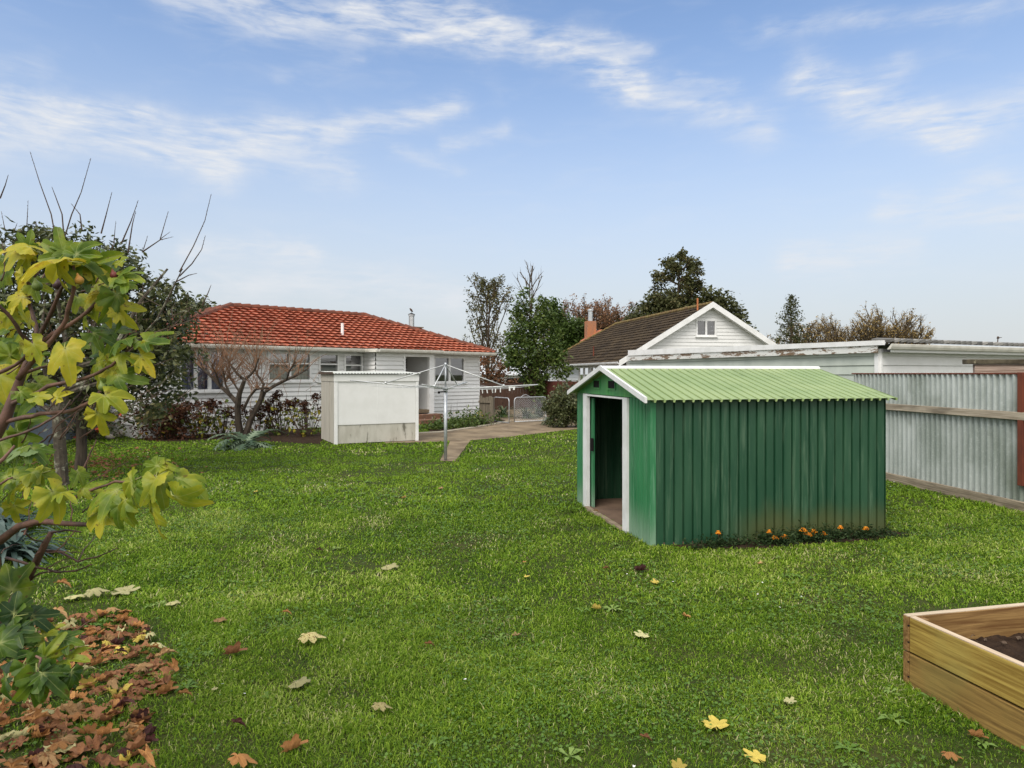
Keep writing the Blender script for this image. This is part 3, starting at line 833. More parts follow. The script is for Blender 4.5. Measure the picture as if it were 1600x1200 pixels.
# ------------------------------------------------------------------ white outhouse
oh = thing('garden_storage_shed', 'white flat panelled garden cupboard shed with corrugated lid in front of house', 'shed', OUT_O, OUT_A)
OW, OD, OHT = 2.36, 1.75, 1.90
def oh_seam(): pass
ob = MB(); ob.box(.09, OW - .09, .02, .05, .52, 1.69); ob.build('front_panel', m_white, oh)
ob = MB(); ob.box(OW * .5 - .012, OW * .5 + .012, .016, .0205, .52, 1.69); ob.build('panel_strip', m_trim, oh)
for xa in (0.0, OW - .085):
    ob = MB(); ob.box(xa, xa + .085, 0, .07, 0, 1.69); ob.build('post', m_trim, oh, bevel=.004)
ob = MB(); ob.box(-.01, OW + .01, -.012, .06, 1.692, OHT - .02); ob.build('fascia', m_white, oh)
m_stain = M('stained_fibre_cement', (0.52, 0.5, 0.44), (0.42, 0.4, 0.34), 2.0, .85, c3=(0.16, 0.15, 0.12), s3=2.0, lo3=.53, hi3=.66, stretch=(2.6, 1, .9))
ob = MB(); ob.box(.086, OW - .086, .035, .06, 0.02, .515); ob.build('base_panel', m_stain, oh)
ob = MB(); ob.box(.002, .05, .071, .62, .02, 1.69); ob.box(.002, .05, .68, OD, .02, 1.69); ob.box(.03, .05, .62, .68, .02, 1.69)
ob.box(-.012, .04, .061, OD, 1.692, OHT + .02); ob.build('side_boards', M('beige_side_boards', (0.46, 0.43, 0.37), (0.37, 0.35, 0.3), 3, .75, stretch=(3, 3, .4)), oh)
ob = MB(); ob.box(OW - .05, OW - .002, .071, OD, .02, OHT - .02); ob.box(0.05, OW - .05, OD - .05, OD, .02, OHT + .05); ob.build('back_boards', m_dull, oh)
ob = MB(); n = 140
for k in range(n):
    xa, xb = -.06 + (OW + .12) * k / n, -.06 + (OW + .12) * (k + 1) / n
    za, zb = .012 * math.sin(xa * 6.283 / .085), .012 * math.sin(xb * 6.283 / .085)
    for dz in (0, -.004):
        ob.poly([V((xa, -.07, OHT + .008 + za + dz)), V((xb, -.07, OHT + .008 + zb + dz)), V((xb, OD + .06, OHT + .07 + zb + dz)), V((xa, OD + .06, OHT + .07 + za + dz))])
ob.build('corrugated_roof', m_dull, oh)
ob = MB(); ob.box(-.075, -.055, -.05, OD + .05, OHT - .012, OHT + .05); ob.build('roof_edge', m_twig, oh)

# ------------------------------------------------------------------ green metal garden shed
def green_mat(name, c1, c2, pale, zlo, zhi, grime, gx=None, gamt=0.8, rough=.42):
    m, nt, out = newmat(name)
    co = N(nt, 'ShaderNodeTexCoord').outputs['Object']; sp = N(nt, 'ShaderNodeSeparateXYZ', ins={0: co})
    n1 = noise_(nt, co, 1.6, 5, .6, (3, 3, .5)); col = mixc(nt, step_(nt, n1, .35, .7), c1, c2)
    n2 = noise_(nt, co, 2.6, 6, .65, (7, 7, .45), .2, (4, 1, 2))
    col = mixc(nt, math_(nt, 'MULTIPLY', step_(nt, n2, .5, .74), .6), col, pale)
    n3 = noise_(nt, co, 1.3, 4, .6, (1.4, 1.4, .7), 0, (9, 3, 2))
    zz = math_(nt, 'ADD', sp.outputs[2], math_(nt, 'MULTIPLY', math_(nt, 'SUBTRACT', n3, .5), .55))
    low = N(nt, 'ShaderNodeMapRange', interpolation_type='SMOOTHSTEP', ins={0: zz, 1: zlo, 2: zhi, 3: 1.0, 4: 0.0}).outputs[0]
    if gx:
        low = math_(nt, 'MULTIPLY', low, step_(nt, math_(nt, 'ADD', sp.outputs[0], math_(nt, 'MULTIPLY', n3, .6)), gx[0], gx[1]))
    col = mixc(nt, math_(nt, 'MULTIPLY', low, gamt), col, grime)
    n4 = noise_(nt, co, 30, 4, .7)
    col = mixc(nt, math_(nt, 'MULTIPLY', step_(nt, n4, .68, .75), .35), col, pale)
    rr = math_(nt, 'ADD', math_(nt, 'MULTIPLY', n1, .3), rough - .1)
    b = bsdf(nt, out, col, .4, 0, .4, math_(nt, 'ADD', n2, math_(nt, 'MULTIPLY', n3, 2.0)), .25, .02)
    nt.links.new(rr, b.inputs['Roughness'])
    return m


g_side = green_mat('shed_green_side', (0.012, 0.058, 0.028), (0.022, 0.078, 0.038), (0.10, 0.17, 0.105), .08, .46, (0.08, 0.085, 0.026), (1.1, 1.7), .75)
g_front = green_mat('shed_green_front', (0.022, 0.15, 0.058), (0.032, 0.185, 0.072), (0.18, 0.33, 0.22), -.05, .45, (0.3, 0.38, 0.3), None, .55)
g_gable = green_mat('shed_green_gable', (0.025, 0.17, 0.05), (0.065, 0.25, 0.06), (0.15, 0.38, 0.1), -9, -8, (0, 0, 0), None, 0)
g_roof = M('shed_pale_green_roof', (0.215, 0.295, 0.115), (0.275, 0.35, 0.15), 1.6, .5, c3=(0.15, 0.215, 0.075), s3=2.2, lo3=.55, hi3=.75, spec=.4)
m_pvc = M('white_metal_trim', (0.72, 0.72, 0.72), (0.62, 0.62, 0.61), 5, .45)
shed = thing('metal_garden_shed', 'green ribbed metal garden shed with light green roof and open doorway', 'shed', SHED_O, SHED_A)
WH, RH = 1.618, 1.965


def ribs(mb, o, u, up, out, L, hgt, pitch, depth=.012, top=None, duty=.72):
    """flat pans with narrow recessed grooves, running along up"""
    o, u, up, out = V(o), V(u).normalized(), V(up).normalized(), V(out).normalized()
    n = max(1, round(L / pitch)); pitch = L / n; pr = None
    for k in range(n):
        a = k * pitch
        for s, d in ((a + pitch * .02, 0), (a + pitch * duty * .5, .002), (a + pitch * duty, 0), (a + pitch * (duty + .05), -depth), (a + pitch * .96, -depth)):
            cur = (o + u * s + out * d, s)
            if pr:
                mb.poly([pr[0], cur[0], cur[0] + up * hgt, pr[0] + up * hgt])
            pr = cur
    cur = (o + u * L, L); mb.poly([pr[0], cur[0], cur[0] + up * hgt, pr[0] + up * hgt])


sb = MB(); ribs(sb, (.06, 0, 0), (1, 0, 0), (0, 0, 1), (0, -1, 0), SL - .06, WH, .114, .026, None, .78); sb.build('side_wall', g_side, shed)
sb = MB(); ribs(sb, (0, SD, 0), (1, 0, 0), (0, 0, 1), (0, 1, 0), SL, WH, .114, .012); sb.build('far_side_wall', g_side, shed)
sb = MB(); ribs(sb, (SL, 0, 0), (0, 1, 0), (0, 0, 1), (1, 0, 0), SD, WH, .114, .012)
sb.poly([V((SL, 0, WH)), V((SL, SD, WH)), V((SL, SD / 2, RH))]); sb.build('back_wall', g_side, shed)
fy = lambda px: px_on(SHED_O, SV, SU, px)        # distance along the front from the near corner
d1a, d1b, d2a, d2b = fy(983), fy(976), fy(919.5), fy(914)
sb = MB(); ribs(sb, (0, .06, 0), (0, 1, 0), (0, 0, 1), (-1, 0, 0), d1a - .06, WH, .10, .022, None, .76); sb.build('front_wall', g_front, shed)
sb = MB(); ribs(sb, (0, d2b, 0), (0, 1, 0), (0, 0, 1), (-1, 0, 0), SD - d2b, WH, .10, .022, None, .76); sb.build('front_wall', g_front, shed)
sb = MB(); sb.box(-.012, .058, -.012, .058, 0, WH + .0); sb.build('corner_post', g_front, shed, bevel=.006)
sb = MB(); sb.box(-.03, .02, d1a, d1b, 0.0, WH - .005); sb.box(-.03, .02, d2a, d2b, 0.0, WH + .0); sb.box(-.028, .02, d1b, d2a, WH - .028, WH - .006); sb.build('door_frame', m_pvc, shed)
gz0 = WH + .003
sb = MB(); sb.poly([V((-.006, .02, gz0)), V((-.006, SD - .02, gz0)), V((-.006, SD - .02, gz0 + .012)), V((-.006, SD / 2, RH - .03)), V((-.006, .02, gz0 + .012))]); sb.box(-.012, -.0065, SD / 2 - .006, SD / 2 + .006, gz0 + .01, RH - .06)
sb.build('gable_panel', g_gable, shed)
for pc in ((928.5, 938), (951.5, 962)):
    va, vb = fy(pc[1]), fy(pc[0]); zt, zb_ = WH + .19, WH + .095
    o_ = MB()
    for (a0, a1, c0, c1) in ((va - .02, va, zb_ - .02, zt + .02), (vb, vb + .02, zb_ - .02, zt + .02), (va, vb, zt, zt + .02), (va, vb, zb_ - .02, zb_)):
        o_.box(-.016, -.007, a0, a1, c0, c1)
    vent = o_.build('vent', g_gable, shed)
    o_ = MB(); o_.box(-.0105, -.0075, va, vb, zb_, zt); o_.build('vent_dark_inset', m_dark, vent)  # flat black box painted as the hole's darkness; nothing is cut open
for (ya, yb, hy) in ((.12, d1b + .075, fy(971.5)), (d2a - .085, 2.62, fy(922.5))):
    sb = MB(); ribs(sb, (.045, ya, .02), (0, 1, 0), (0, 0, 1), (-1, 0, 0), yb - ya, WH - .08, .085, .012); sb.box(.047, .065, ya, yb, .02, WH - .06)
    dr = sb.build('sliding_door', g_front, shed)
    sb = MB(); sb.box(.0, .043, hy - .022, hy + .03, .82, 1.0); sb.build('handle', m_dark, dr, bevel=.006)
# roof
rs = (SD / 2 + .10); rl = math.hypot(rs, RH - WH + .012)
for sgn in (1, -1):
    sb = MB(); y0 = -.10 if sgn == 1 else SD + .10; up = V((0, sgn * rs, RH - (WH - .012)))
    nrm = V((0, -sgn * (RH - WH + .012), rs)).normalized()
    ribs(sb, V((-.09, y0, WH - .004)), (1, 0, 0), up, nrm, SL + .17, rl, .114, .028, None, .74)
    sb.build('roof_sheet', g_roof, shed)
sb = MB()
for sgn in (1, -1):
    y0 = -.115 if sgn == 1 else SD + .115
    a, b = V((-.10, y0, WH - .035)), V((-.10, SD / 2, RH - .02)); sb.obox(a - V((.022, 0, 0)), b - a, V((.03, 0, 0)), V((0, 0, .062)))
sb.build('barge_trim', m_pvc, shed)
sb = MB(); sb.tube([(-.10, SD / 2, RH + .004), (SL + .08, SD / 2, RH + .004)], .035, 8); sb.build('ridge_cap', m_pvc, shed)
sb = MB(); sb.box(.02, SL - .01, .012, SD - .012, 0.004, .03); sb.build('floor', M('bare_earth_floor', (0.16, 0.105, 0.07), (0.1, 0.065, 0.045), 3, .95, bstr=.3, c3=(.05, .035, .025), s3=2), shed)
sb = MB(); sb.box(-.06, .005, d1b, d2a, 0, .035); sb.build('sill', M('dirty_sill', (.3, .24, .17), (.2, .15, .1), 5, .8), shed)
sb = MB(); sb.box(SL - .05, SL - .015, .02, SD - .02, .98, 1.02); sb.build('inner_rail', m_dark, shed)

# ------------------------------------------------------------------ corrugated iron fence on the right
fdir = (FEN_B - FEN_A).normalized(); fout = V((-fdir.y, fdir.x, 0))      # towards the lawn
fence = thing('corrugated_iron_fence', 'corrugated galvanised iron fence with timber rails and rust red post', 'fence', FEN_A, math.atan2(fdir.y, fdir.x))
FL = (FEN_B - FEN_A).length
m, nt, out = newmat('weathered_zinc')
co = N(nt, 'ShaderNodeTexCoord').outputs['Object']
n1 = noise_(nt, co, 1.1, 5, .6, (1, 1, .6)); n2 = noise_(nt, co, 34, 6, .75); n3 = noise_(nt, co, 1.0, 4, .6, (1.2, 1, .9), 0, (7, 2, 4))
colr = mixc(nt, step_(nt, n1, .35, .68), (0.46, 0.50, 0.48), (0.26, 0.30, 0.27))
colr = mixc(nt, math_(nt, 'MULTIPLY', step_(nt, n2, .5, .72), .45), colr, (0.6, 0.63, 0.63))
colr = mixc(nt, math_(nt, 'MULTIPLY', step_(nt, n3, .48, .68), .55), colr, (0.13, 0.155, 0.115))
b = bsdf(nt, out, colr, .45, .12, .5, n2, .04); m_zinc = m
sb = MB(); per, ampl = .112, .026; steps = 10; n = int(FL / per * steps); pr = None
for k in range(n + 1):
    s = FL * k / n; ph = 2 * math.pi * s / per
    q = math.sin(ph); d = ampl * (abs(q) ** .7) * (1 if q > 0 else -1)
    cur = (V((s, d, .015)), V((s, d, 1.9 + .0025 * s)))
    if pr: sb.poly([pr[0], cur[0], cur[1], pr[1]])
    pr = cur
sb.build('iron_sheet', m_zinc, fence, True)
zr = lambda px, py: z_on(FEN_A, fdir, fout, px_on(FEN_A, fdir, fout, px, .03), .03, py)
for (zt, zb_, mt) in ((zr(1450, 634.5), zr(1450, 645), m_rail), (zr(1450, 752), zr(1450, 766), m_rail_dirty)):
    sb = MB(); sb.box(-.6, FL, .022, .072, zb_, zt); sb.build('rail', mt, fence, bevel=.005)
sb = MB(); sb.box(-.02, FL + .02, -.03, .028, 1.893, 1.914); sb.build('capping', m_rust, fence)
pxs = px_on(FEN_A, fdir, fout, 1597, .0)
sb = MB(); sb.box(pxs - .085, pxs + .005, .019, .021 + .05, .36, 1.92); sb.build('post', m_rust, fence, bevel=.004)
sb = MB(); sb.box(0, FL, -.06, -.025, 0, .2)
sb.build('plinth', m_conc, fence)

# mossy old timbers standing just behind the fence
tf = thing('weathered_timber_frame', 'mossy beam over a pink grey plank standing behind the iron fence', 'timber frame', P(1560, 600, 10.9) * V((1, 1, 0)) if False else V((8.2, 11.3, 0)), 0)
def tfz(py): return H + (HY - py) / F * 11.3
tx = lambda px: (px - CX) / F * 11.3 - 8.2
sb = MB(); sb.box(tx(1508), 2.2, -.06, .08, tfz(569), tfz(561.5)); sb.build('beam', m_moss, tf, bevel=.01)
sb = MB(); sb.box(tx(1522), 2.15, -.02, .03, tfz(590), tfz(569.2)); sb.build('plank', m_plank, tf)
for xx in (.1, 1.9):
    sb = MB(); sb.box(xx, xx + .1, .035, .13, 0, tfz(569.4)); sb.build('post', m_timber_fence, tf)

# ------------------------------------------------------------------ neighbour's garage behind the fence
gar = thing('neighbour_garage', 'white weatherboard garage with peeling fascia and tiled edge behind fence', 'garage', (8.08, 15.0, 0), 0)
GO = V((8.08, 15.0, 0)); ga, gb_ = R(18.2), R(27)
gl = V((-math.sin(ga), math.cos(ga), 0)); glo = V((-math.cos(ga), -math.sin(ga), 0))
gr_ = V((math.cos(gb_), math.sin(gb_), 0)); gro = V((math.sin(gb_), -math.cos(gb_), 0))
LL, RL, GH = 11.6, 9.0, 2.33
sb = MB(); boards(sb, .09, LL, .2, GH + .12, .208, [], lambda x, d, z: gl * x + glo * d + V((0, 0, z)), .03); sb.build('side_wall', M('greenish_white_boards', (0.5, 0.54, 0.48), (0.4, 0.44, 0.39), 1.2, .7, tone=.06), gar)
sb = MB(); boards(sb, .05, RL, .2, GH + .12, .208, [], lambda x, d, z: gr_ * x + gro * d + V((0, 0, z)), .03); sb.build('front_wall', m_white, gar)
sb = MB(); sb.obox(gl * .0 + glo * .035 + gr_ * -.02, gl * .1, -glo * .06, V((0, 0, GH + .12))); sb.build('corner_board', m_trim, gar); sb = MB(); sb.obox(gr_ * .0 + gro * .034 - gl * .0, gr_ * .05, -gro * .05, V((0, 0, GH + .12))); sb.build('corner_board', m_trim, gar)
m, nt, out = newmat('peeling_white_paint')
co = N(nt, 'ShaderNodeTexCoord').outputs['Object']
n1 = noise_(nt, co, 1.6, 8, .7, (1, 1, 5), .5); n2 = noise_(nt, co, 12, 6, .7, (1, 1, 3)); n0 = noise_(nt, co, .35, 2, .5, (1, 1, .1), 0, (2, 5, 1))
k_ = math_(nt, 'ADD', math_(nt, 'MULTIPLY', n1, .75), math_(nt, 'ADD', math_(nt, 'MULTIPLY', n2, .2), math_(nt, 'MULTIPLY', n0, .3)))
colr = mixc(nt, step_(nt, k_, .625, .66), (0.68, 0.68, 0.65), (0.19, 0.13, 0.085))
bsdf(nt, out, colr, .7, 0, .3, k_, .5, .02); m_peel = m
z1a, z1b = H + 49 / F * 15, H + 36.5 / F * 25.9
def gslab(mb, o, da, out_, za0, za1, zb0, zb1, L, th):
    a, b = o + V((0, 0, za0)), o + da * L + V((0, 0, zb0)); A2, B2 = o + V((0, 0, za1)), o + da * L + V((0, 0, zb1))
    f, g = out_ * th, V((0, 0, 0))
    for q in ([a + f, b + f, B2 + f, A2 + f], [a, b, B2, A2], [a, a + f, A2 + f, A2], [b, b + f, B2 + f, B2], [A2, B2, B2 + f, A2 + f], [a, b, b + f, a + f]): mb.poly(q)
sb = MB(); gslab(sb, glo * .10 + gl * -.05, gl, glo, H + 33 / F * 15, H + 44 / F * 15, H + 20.5 / F * 25.9, H + 28 / F * 25.9, LL, .03); sb.build('peeling_fascia', m_peel, gar)
sb = MB(); gslab(sb, glo * .09 + gl * -.22, gl, glo, H + 44.2 / F * 15, H + 51.5 / F * 15, H + 28.2 / F * 25.9, H + 36.5 / F * 25.9, LL, .07); sb.build('roof_capping', m_trim, gar)
sb = MB()
zc = H + 47.5 / F * 15
sb.poly([gro * .28 - gr_ * .15 + V((0, 0, zc - .02)), gr_ * RL + gro * .28 + V((0, 0, zc - .02)), gr_ * RL - gro * 6 + V((0, 0, zc + .16)), gl * 7 + V((0, 0, zc + .16)), V((0, 0, zc - .02))])
groof = sb.build('roof', m_grey_tile, gar)
sb = MB()
for k in range(int(RL / .22)):
    o_ = gr_ * (k * .22 - .1) + gro * .27 + V((0, 0, zc + .012)); sb.obox(o_, gr_ * .2 + V((0, 0, .032)), -gro * .4 + V((0, 0, .03)), V((0, 0, .06)), random.random())
sb.build('edge_tiles', m_grey_tile, groof)
gb = MB(); o_ = V((0, 0, zc - .03)) + gro * .25; gutter(o_ - gr_ * .12, o_ + gr_ * RL, gro); gb.build('gutter', m_cream, gar)
sb = MB(); sb.obox(gro * .24 + V((0, 0, zc - .2)), gr_ * RL, gro * .02, V((0, 0, .165))); sb.poly([V((0, 0, zc - .2)), gr_ * RL + V((0, 0, zc - .2)), gr_ * RL + gro * .25 + V((0, 0, zc - .2)), gro * .25 + V((0, 0, zc - .2))]); sb.build('fascia', m_white, gar)
vt = GO + gr_ * 4.35 + gro * .1
sb = MB(); sb.tube([V((0, 0, 0)), V((.015, 0, .17))], .012, 6); sb.tube([V((.015, 0, .17)), V((.018, 0, .225))], [.03, .02], 8); sb.tube([V((.018, 0, .195)), V((.11, 0, .2))], [.012, .006], 6)
o_ = sb.build('roof_vane', m_twig, None, True); o_.location = vt + V((0, 0, zc + .03)); tag(o_, 'tiny dark pointer on a short stalk above the garage edge tiles', 'vane')

# ------------------------------------------------------------------ neighbour's house with the brown roof
NA = R(10.6); NO = V((5.84, 35.0, 0)); NU = V((math.cos(NA), math.sin(NA), 0)); NV = V((-math.sin(NA), math.cos(NA), 0))
nh = thing('neighbour_house', 'white gabled house with dark brown tiled roof and orange chimney', 'house', NO, NA)
HWd, NL, NE, NR_ = 4.62, 18.0, 2.50, 5.54
nz = lambda px, py, x=0.0: z_on(NO, NV, NU, px_on(NO, NV, NU, px, x), x, py)
ny = lambda px, x=0.0: px_on(NO, NV, NU, px, x)
sb = MB()
slo = (NR_ - NE) / (HWd + .4)
nw = []
for (a, b) in ((871, 878), (905, 920), (925, 938)):
    y0, y1 = ny(b), ny(a); nw.append((y0, y1, 1.15, 2.25))
boards(sb, 0, NL, .2, NE - .12, .18, [(y0 - .06, y1 + .06, z0 - .06, z1 + .06) for y0, y1, z0, z1 in nw], lambda x, d, z: V((-d, x, z)))
boards(sb, 0, NL, .2, NE - .12, .18, [], lambda x, d, z: V((2 * HWd + d, x, z)))
gx0, gx1 = px_on(NO, NU, NV, 1089.5), px_on(NO, NU, NV, 1116.5)
gzb, gzt = z_on(NO, NU, NV, gx0, 0, 523), z_on(NO, NU, NV, gx0, 0, 501.5)
def gxr(z):
    if z < NE: return 0, 2 * HWd
    k = (z - NE) / slo; return k - .4, 2 * HWd - k + .4
boards(sb, 0, 2 * HWd, .2, NR_ - .05, .185, [(gx0 - .08, gx1 + .08, gzb - .08, gzt + .08)], lambda x, d, z: V((x, -d, z)), .03, gxr)
boards(sb, 0, 2 * HWd, .2, NE, .185, [], lambda x, d, z: V((x, NL + d, z)))
sb.build('wall', m_white, nh)
window(nh, gx0, gx1, gzb, gzt, 0.0, (.5,), (), None, None, .09)
for (y0, y1, z0, z1) in nw:
    wf = MB()
    for (a, b, c, d) in ((y0 - .07, y0, z0 - .07, z1 + .07), (y1, y1 + .07, z0 - .07, z1 + .07), (y0, y1, z1, z1 + .07), (y0, y1, z0 - .07, z0), ((y0 + y1) / 2 - .04, (y0 + y1) / 2 + .04, z0, z1), (y0, (y0 + y1) / 2 - .04, z0 + .5, z0 + .56)):
        wf.box(-.05, .03, a, b, c, d)
    f_ = wf.build('window', m_trim, nh)
    g_ = MB(); g_.poly([V((.012, y0, z0)), V((.012, y1, z0)), V((.012, y1, z1)), V((.012, y0, z1))]); g_.build('pane', m_glass, f_)
sb = MB(); sb.poly([V((.05, .1, NE - .12)), V((2 * HWd - .05, .1, NE - .12)), V((2 * HWd - .05, NL, NE - .12)), V((.05, NL, NE - .12))]); sb.poly([V((2.5, .1, 0)), V((2.5, NL, 0)), V((2.5, NL, NE)), V((2.5, .1, NE))]); sb.build('inner_wall', m_room, nh)
ov = .45; HB = 3.2
a_, b_, c_, d_ = V((-ov, -.35, NE - .03)), V((-ov, NL + .4, NE - .03)), V((HWd, NL - HB, NR_)), V((HWd, -.35, NR_))
sb = MB(); tile_slope(sb, b_, a_, d_, c_, .36, .3, .014, .045, .12)
a2, b2 = V((2 * HWd + ov, -.35, NE - .03)), V((2 * HWd + ov, NL + .4, NE - .03))
tile_slope(sb, a2, b2, c_, d_, .36, .3, .014, .045, .15); tile_slope(sb, b2, b_, c_, c_, .36, .3, .014, .045, .15)
nroof = sb.build('roof', m_brown, nh)
m_rmoss = M('mossy_ridge_tile', (0.12, 0.07, 0.03), (0.2, 0.16, 0.05), 4, .9)
sb = MB(); ridge(sb, d_, c_, .1); ridge(sb, b_, c_, .09); sb.build('ridge_tiles', m_rmoss, nroof)
sb = MB()
for sg in (0, 1):
    e = V((-ov - .05, -.36, NE - .10)) if sg == 0 else V((2 * HWd + ov + .05, -.36, NE - .10)); t_ = V((HWd, -.36, NR_ - .06))
    sb.obox(e + V((0, -.035, -.13)), t_ - e, V((0, .03, 0)), V((0, 0, .30)))
    e2 = e + V((0, .03, -.1)); t2 = t_ + V((0, .03, -.1)); sb.poly([e2, t2, t2 + V((0, .35, 0)), e2 + V((0, .35, 0))])
sb.build('barge_board', m_trim, nh)
gb = MB(); gutter((-ov, -.3, NE), (-ov, NL + .4, NE), (-1, 0, 0)); gb.build('gutter', m_trim, nh)
sb = MB(); sb.poly([V((-ov, -.3, NE - .12)), V((0, -.3, NE - .12)), V((0, NL + .4, NE - .12)), V((-ov, NL + .4, NE - .12))]); sb.box(-ov, -ov + .02, -.3, NL, NE - .12, NE - .02); sb.build('soffit', m_trim, nh)
nsl = lambda x: NE + (NR_ - NE) * (x + ov) / (HWd + ov)
cx_ = 3.3; cy_ = ny(922.5, cx_); czt = z_on(NO, NV, NU, cy_, cx_, 502); hw = .36
sb = MB(); sb.box(cx_ - hw, cx_ + hw, cy_ - hw, cy_ + hw, nsl(cx_) - .7, czt); ch = sb.build('chimney', M('stained_orange_plaster', (.42, .17, .075), (.3, .15, .09), 2.5, .85, c3=(.2, .17, .13), s3=2.5, lo3=.55, hi3=.75, stretch=(1, 1, .4)), nroof)
sb = MB(); q0 = cx_ - hw - .35; sb.obox(V((q0, cy_ - hw - .35, nsl(q0) + .05)), V((2 * hw + .7, 0, nsl(q0 + 2 * hw + .7) - nsl(q0))), V((0, 2 * hw + .5, 0)), V((0, 0, .03))); sb.build('flashing', M('orange_flashing', (.45, .15, .07), rough=.8), ch)
sb = MB(); sb.tube([(cx_, cy_, czt), (cx_, cy_, czt + .75)], .17, 10); sb.tube([(cx_, cy_, czt + .8), (cx_, cy_, czt + .92)], [.22, .2], 10); sb.build('flue', m_galv, nh)
for (px, pb, pt, x_, mt) in ((927.5, 566, 541, .35, m_rust), (1090, 484, 466, 4.1, M('orange_pipe', (.5, .17, .06), rough=.7))):
    y_ = ny(px, x_); sb = MB(); sb.tube([(x_, y_, nsl(x_) - .1), (x_, y_, max(nsl(x_) + .3, z_on(NO, NV, NU, y_, x_, pt)))], .045, 8); sb.build('vent_pipe', mt, nh)
sb = MB(); sb.box(-.12, -.02, ny(893) - .3, ny(893), 2.15, 2.3); sb.build('security_lamp', m_dark, nh)

# low pale building seen between the trees
fb_ = thing('distant_white_building', 'low white building with pale roof glimpsed between the two middle trees', 'house', (-.7, 62, 0), R(6))
sb = MB(); boards(sb, -3, 3.2, 0, 1.75, .18, [(0.2, 2.6, .8, 1.5)], lambda x, d, z: V((x, -d, z))); sb.build('wall', m_white, fb_)
sb = MB(); sb.obox(V((-3.4, -.5, 1.75)), V((7, 0, 0)), V((0, 3.2, 1.0)), V((0, 0, .08))); sb.build('roof', M('pale_iron_roof', (.55, .57, .58), (.45, .47, .48), 2, .5), fb_)
sb = MB(); sb.box(.2, 2.6, -.01, .03, .8, 1.5); sb.build('window', m_dark, fb_)
# ------------------------------------------------------------------ rotary clothes line
CL = V((-1.45, 14.9, 0))
cl = thing('rotary_clothes_line', 'galvanised rotary clothes line with four tilted arms on a grey pole', 'clothes line', CL)
sb = MB(); sb.tube([(0, 0, 0), (0, 0, 1.50)], .036, 12); sb.tube([(0, 0, 1.50), (0, 0, 1.56)], .045, 12); sb.build('pole', m_pole, cl, True)
sb = MB(); sb.tube([(0, 0, 1.56), (0, 0, 2.10)], .018, 8); sb.tube([(0, 0, 2.08), (0, 0, 2.14)], .03, 8); sb.tube([(0, 0, 1.55), (0, 0, 1.6)], .06, 10); sb.build('hub', m_pole, cl, True)
tips = []
for ang, Lh, dz in ((183, 2.06, .185), (-4, 2.02, .09), (262, 1.9, .12), (80, 1.95, .12)):
    a = R(ang); d = V((math.cos(a), math.sin(a), 0))
    tip = d * Lh + V((0, 0, 1.575 + dz)); root = d * .05 + V((0, 0, 1.575)); tips.append(tip)
    sb = MB(); sb.tube([root, root.lerp(tip, .5) - V((0, 0, .006)), tip], .0125, 8); arm = sb.build('arm', m_alu, cl, True)
    sb = MB(); f = root.lerp(tip, .62 if abs(d.x) > .6 else .5); sb.tube([d * .03 + V((0, 0, 2.09)), f + V((0, 0, .01))], .0115, 8); sb.ball(f + V((0, 0, .012)), .03, 8, 5); sb.build('strut', m_alu, arm, True)
order = [0, 2, 1, 3]
sb = MB()
for r_ in (1.0, .84, .68, .52):
    for i in range(4):
        p, q = tips[order[i]], tips[order[(i + 1) % 4]]
        rt = V((0, 0, 1.575)); p, q = rt.lerp(p, r_), rt.lerp(q, r_)
        sb.tube([p.lerp(q, k / 6) - V((0, 0, .10 * r_ * (1 - (k / 3 - 1) ** 2))) for k in range(7)], .0028, 4, cap=False)
sb.build('wire', m_alu, cl)
sb = MB(); sb.tube([(0, -.04, 1.52), (-.03, -.16, 1.515), (-.10, -.25, 1.51)], .012, 6); sb.ball((-.115, -.27, 1.50), .03, 8, 5); sb.build('winding_handle', m_dark, cl)
rt = V((0, 0, 1.575)); pegs = []
k_ = 0
for k in range(5):
    p = rt.lerp(tips[2], .84); q = rt.lerp(tips[1], .84); t_ = .55 + .05 * k + random.uniform(-.01, .01)
    pos = p.lerp(q, t_) - V((0, 0, .10 * .84 * (1 - (2 * t_ - 1) ** 2) + .03))
    if k == 0:
        b_ = MB(); b_.box(-.007, .007, -.009, -.002, -.055, .035); b_.box(-.007, .007, .002, .009, -.055, .035); b_.box(-.0055, .0055, -.0015, .0015, -.005, .012)
        pg = b_.build('clothes_peg', m_trim); first = pg
    else:
        pg = first.copy(); COL.objects.link(pg)
    pg.location = CL + pos; pg.rotation_euler = (random.uniform(-.4, .4), random.uniform(-.3, .3), random.uniform(0, 3))
    tag(pg, 'small white clothes peg clipped on the right wires of the rotary line', 'clothes peg', 'white pegs on the clothes line')
sb = MB(); pb_ = CL + rt.lerp(tips[1], .72) - V((0, 0, .01))
sb.box(-.07, .07, -.004, .004, -.035, 0); sb.box(-.07, -.035, -.006, .006, -.10, -.035); sb.box(.02, .06, -.006, .006, -.08, -.035)
o_ = sb.build('sock_hanger', m_trim, bevel=.002); o_.location = pb_; tag(o_, 'white plastic hanger with peg clips hanging from the right arm', 'hanger')

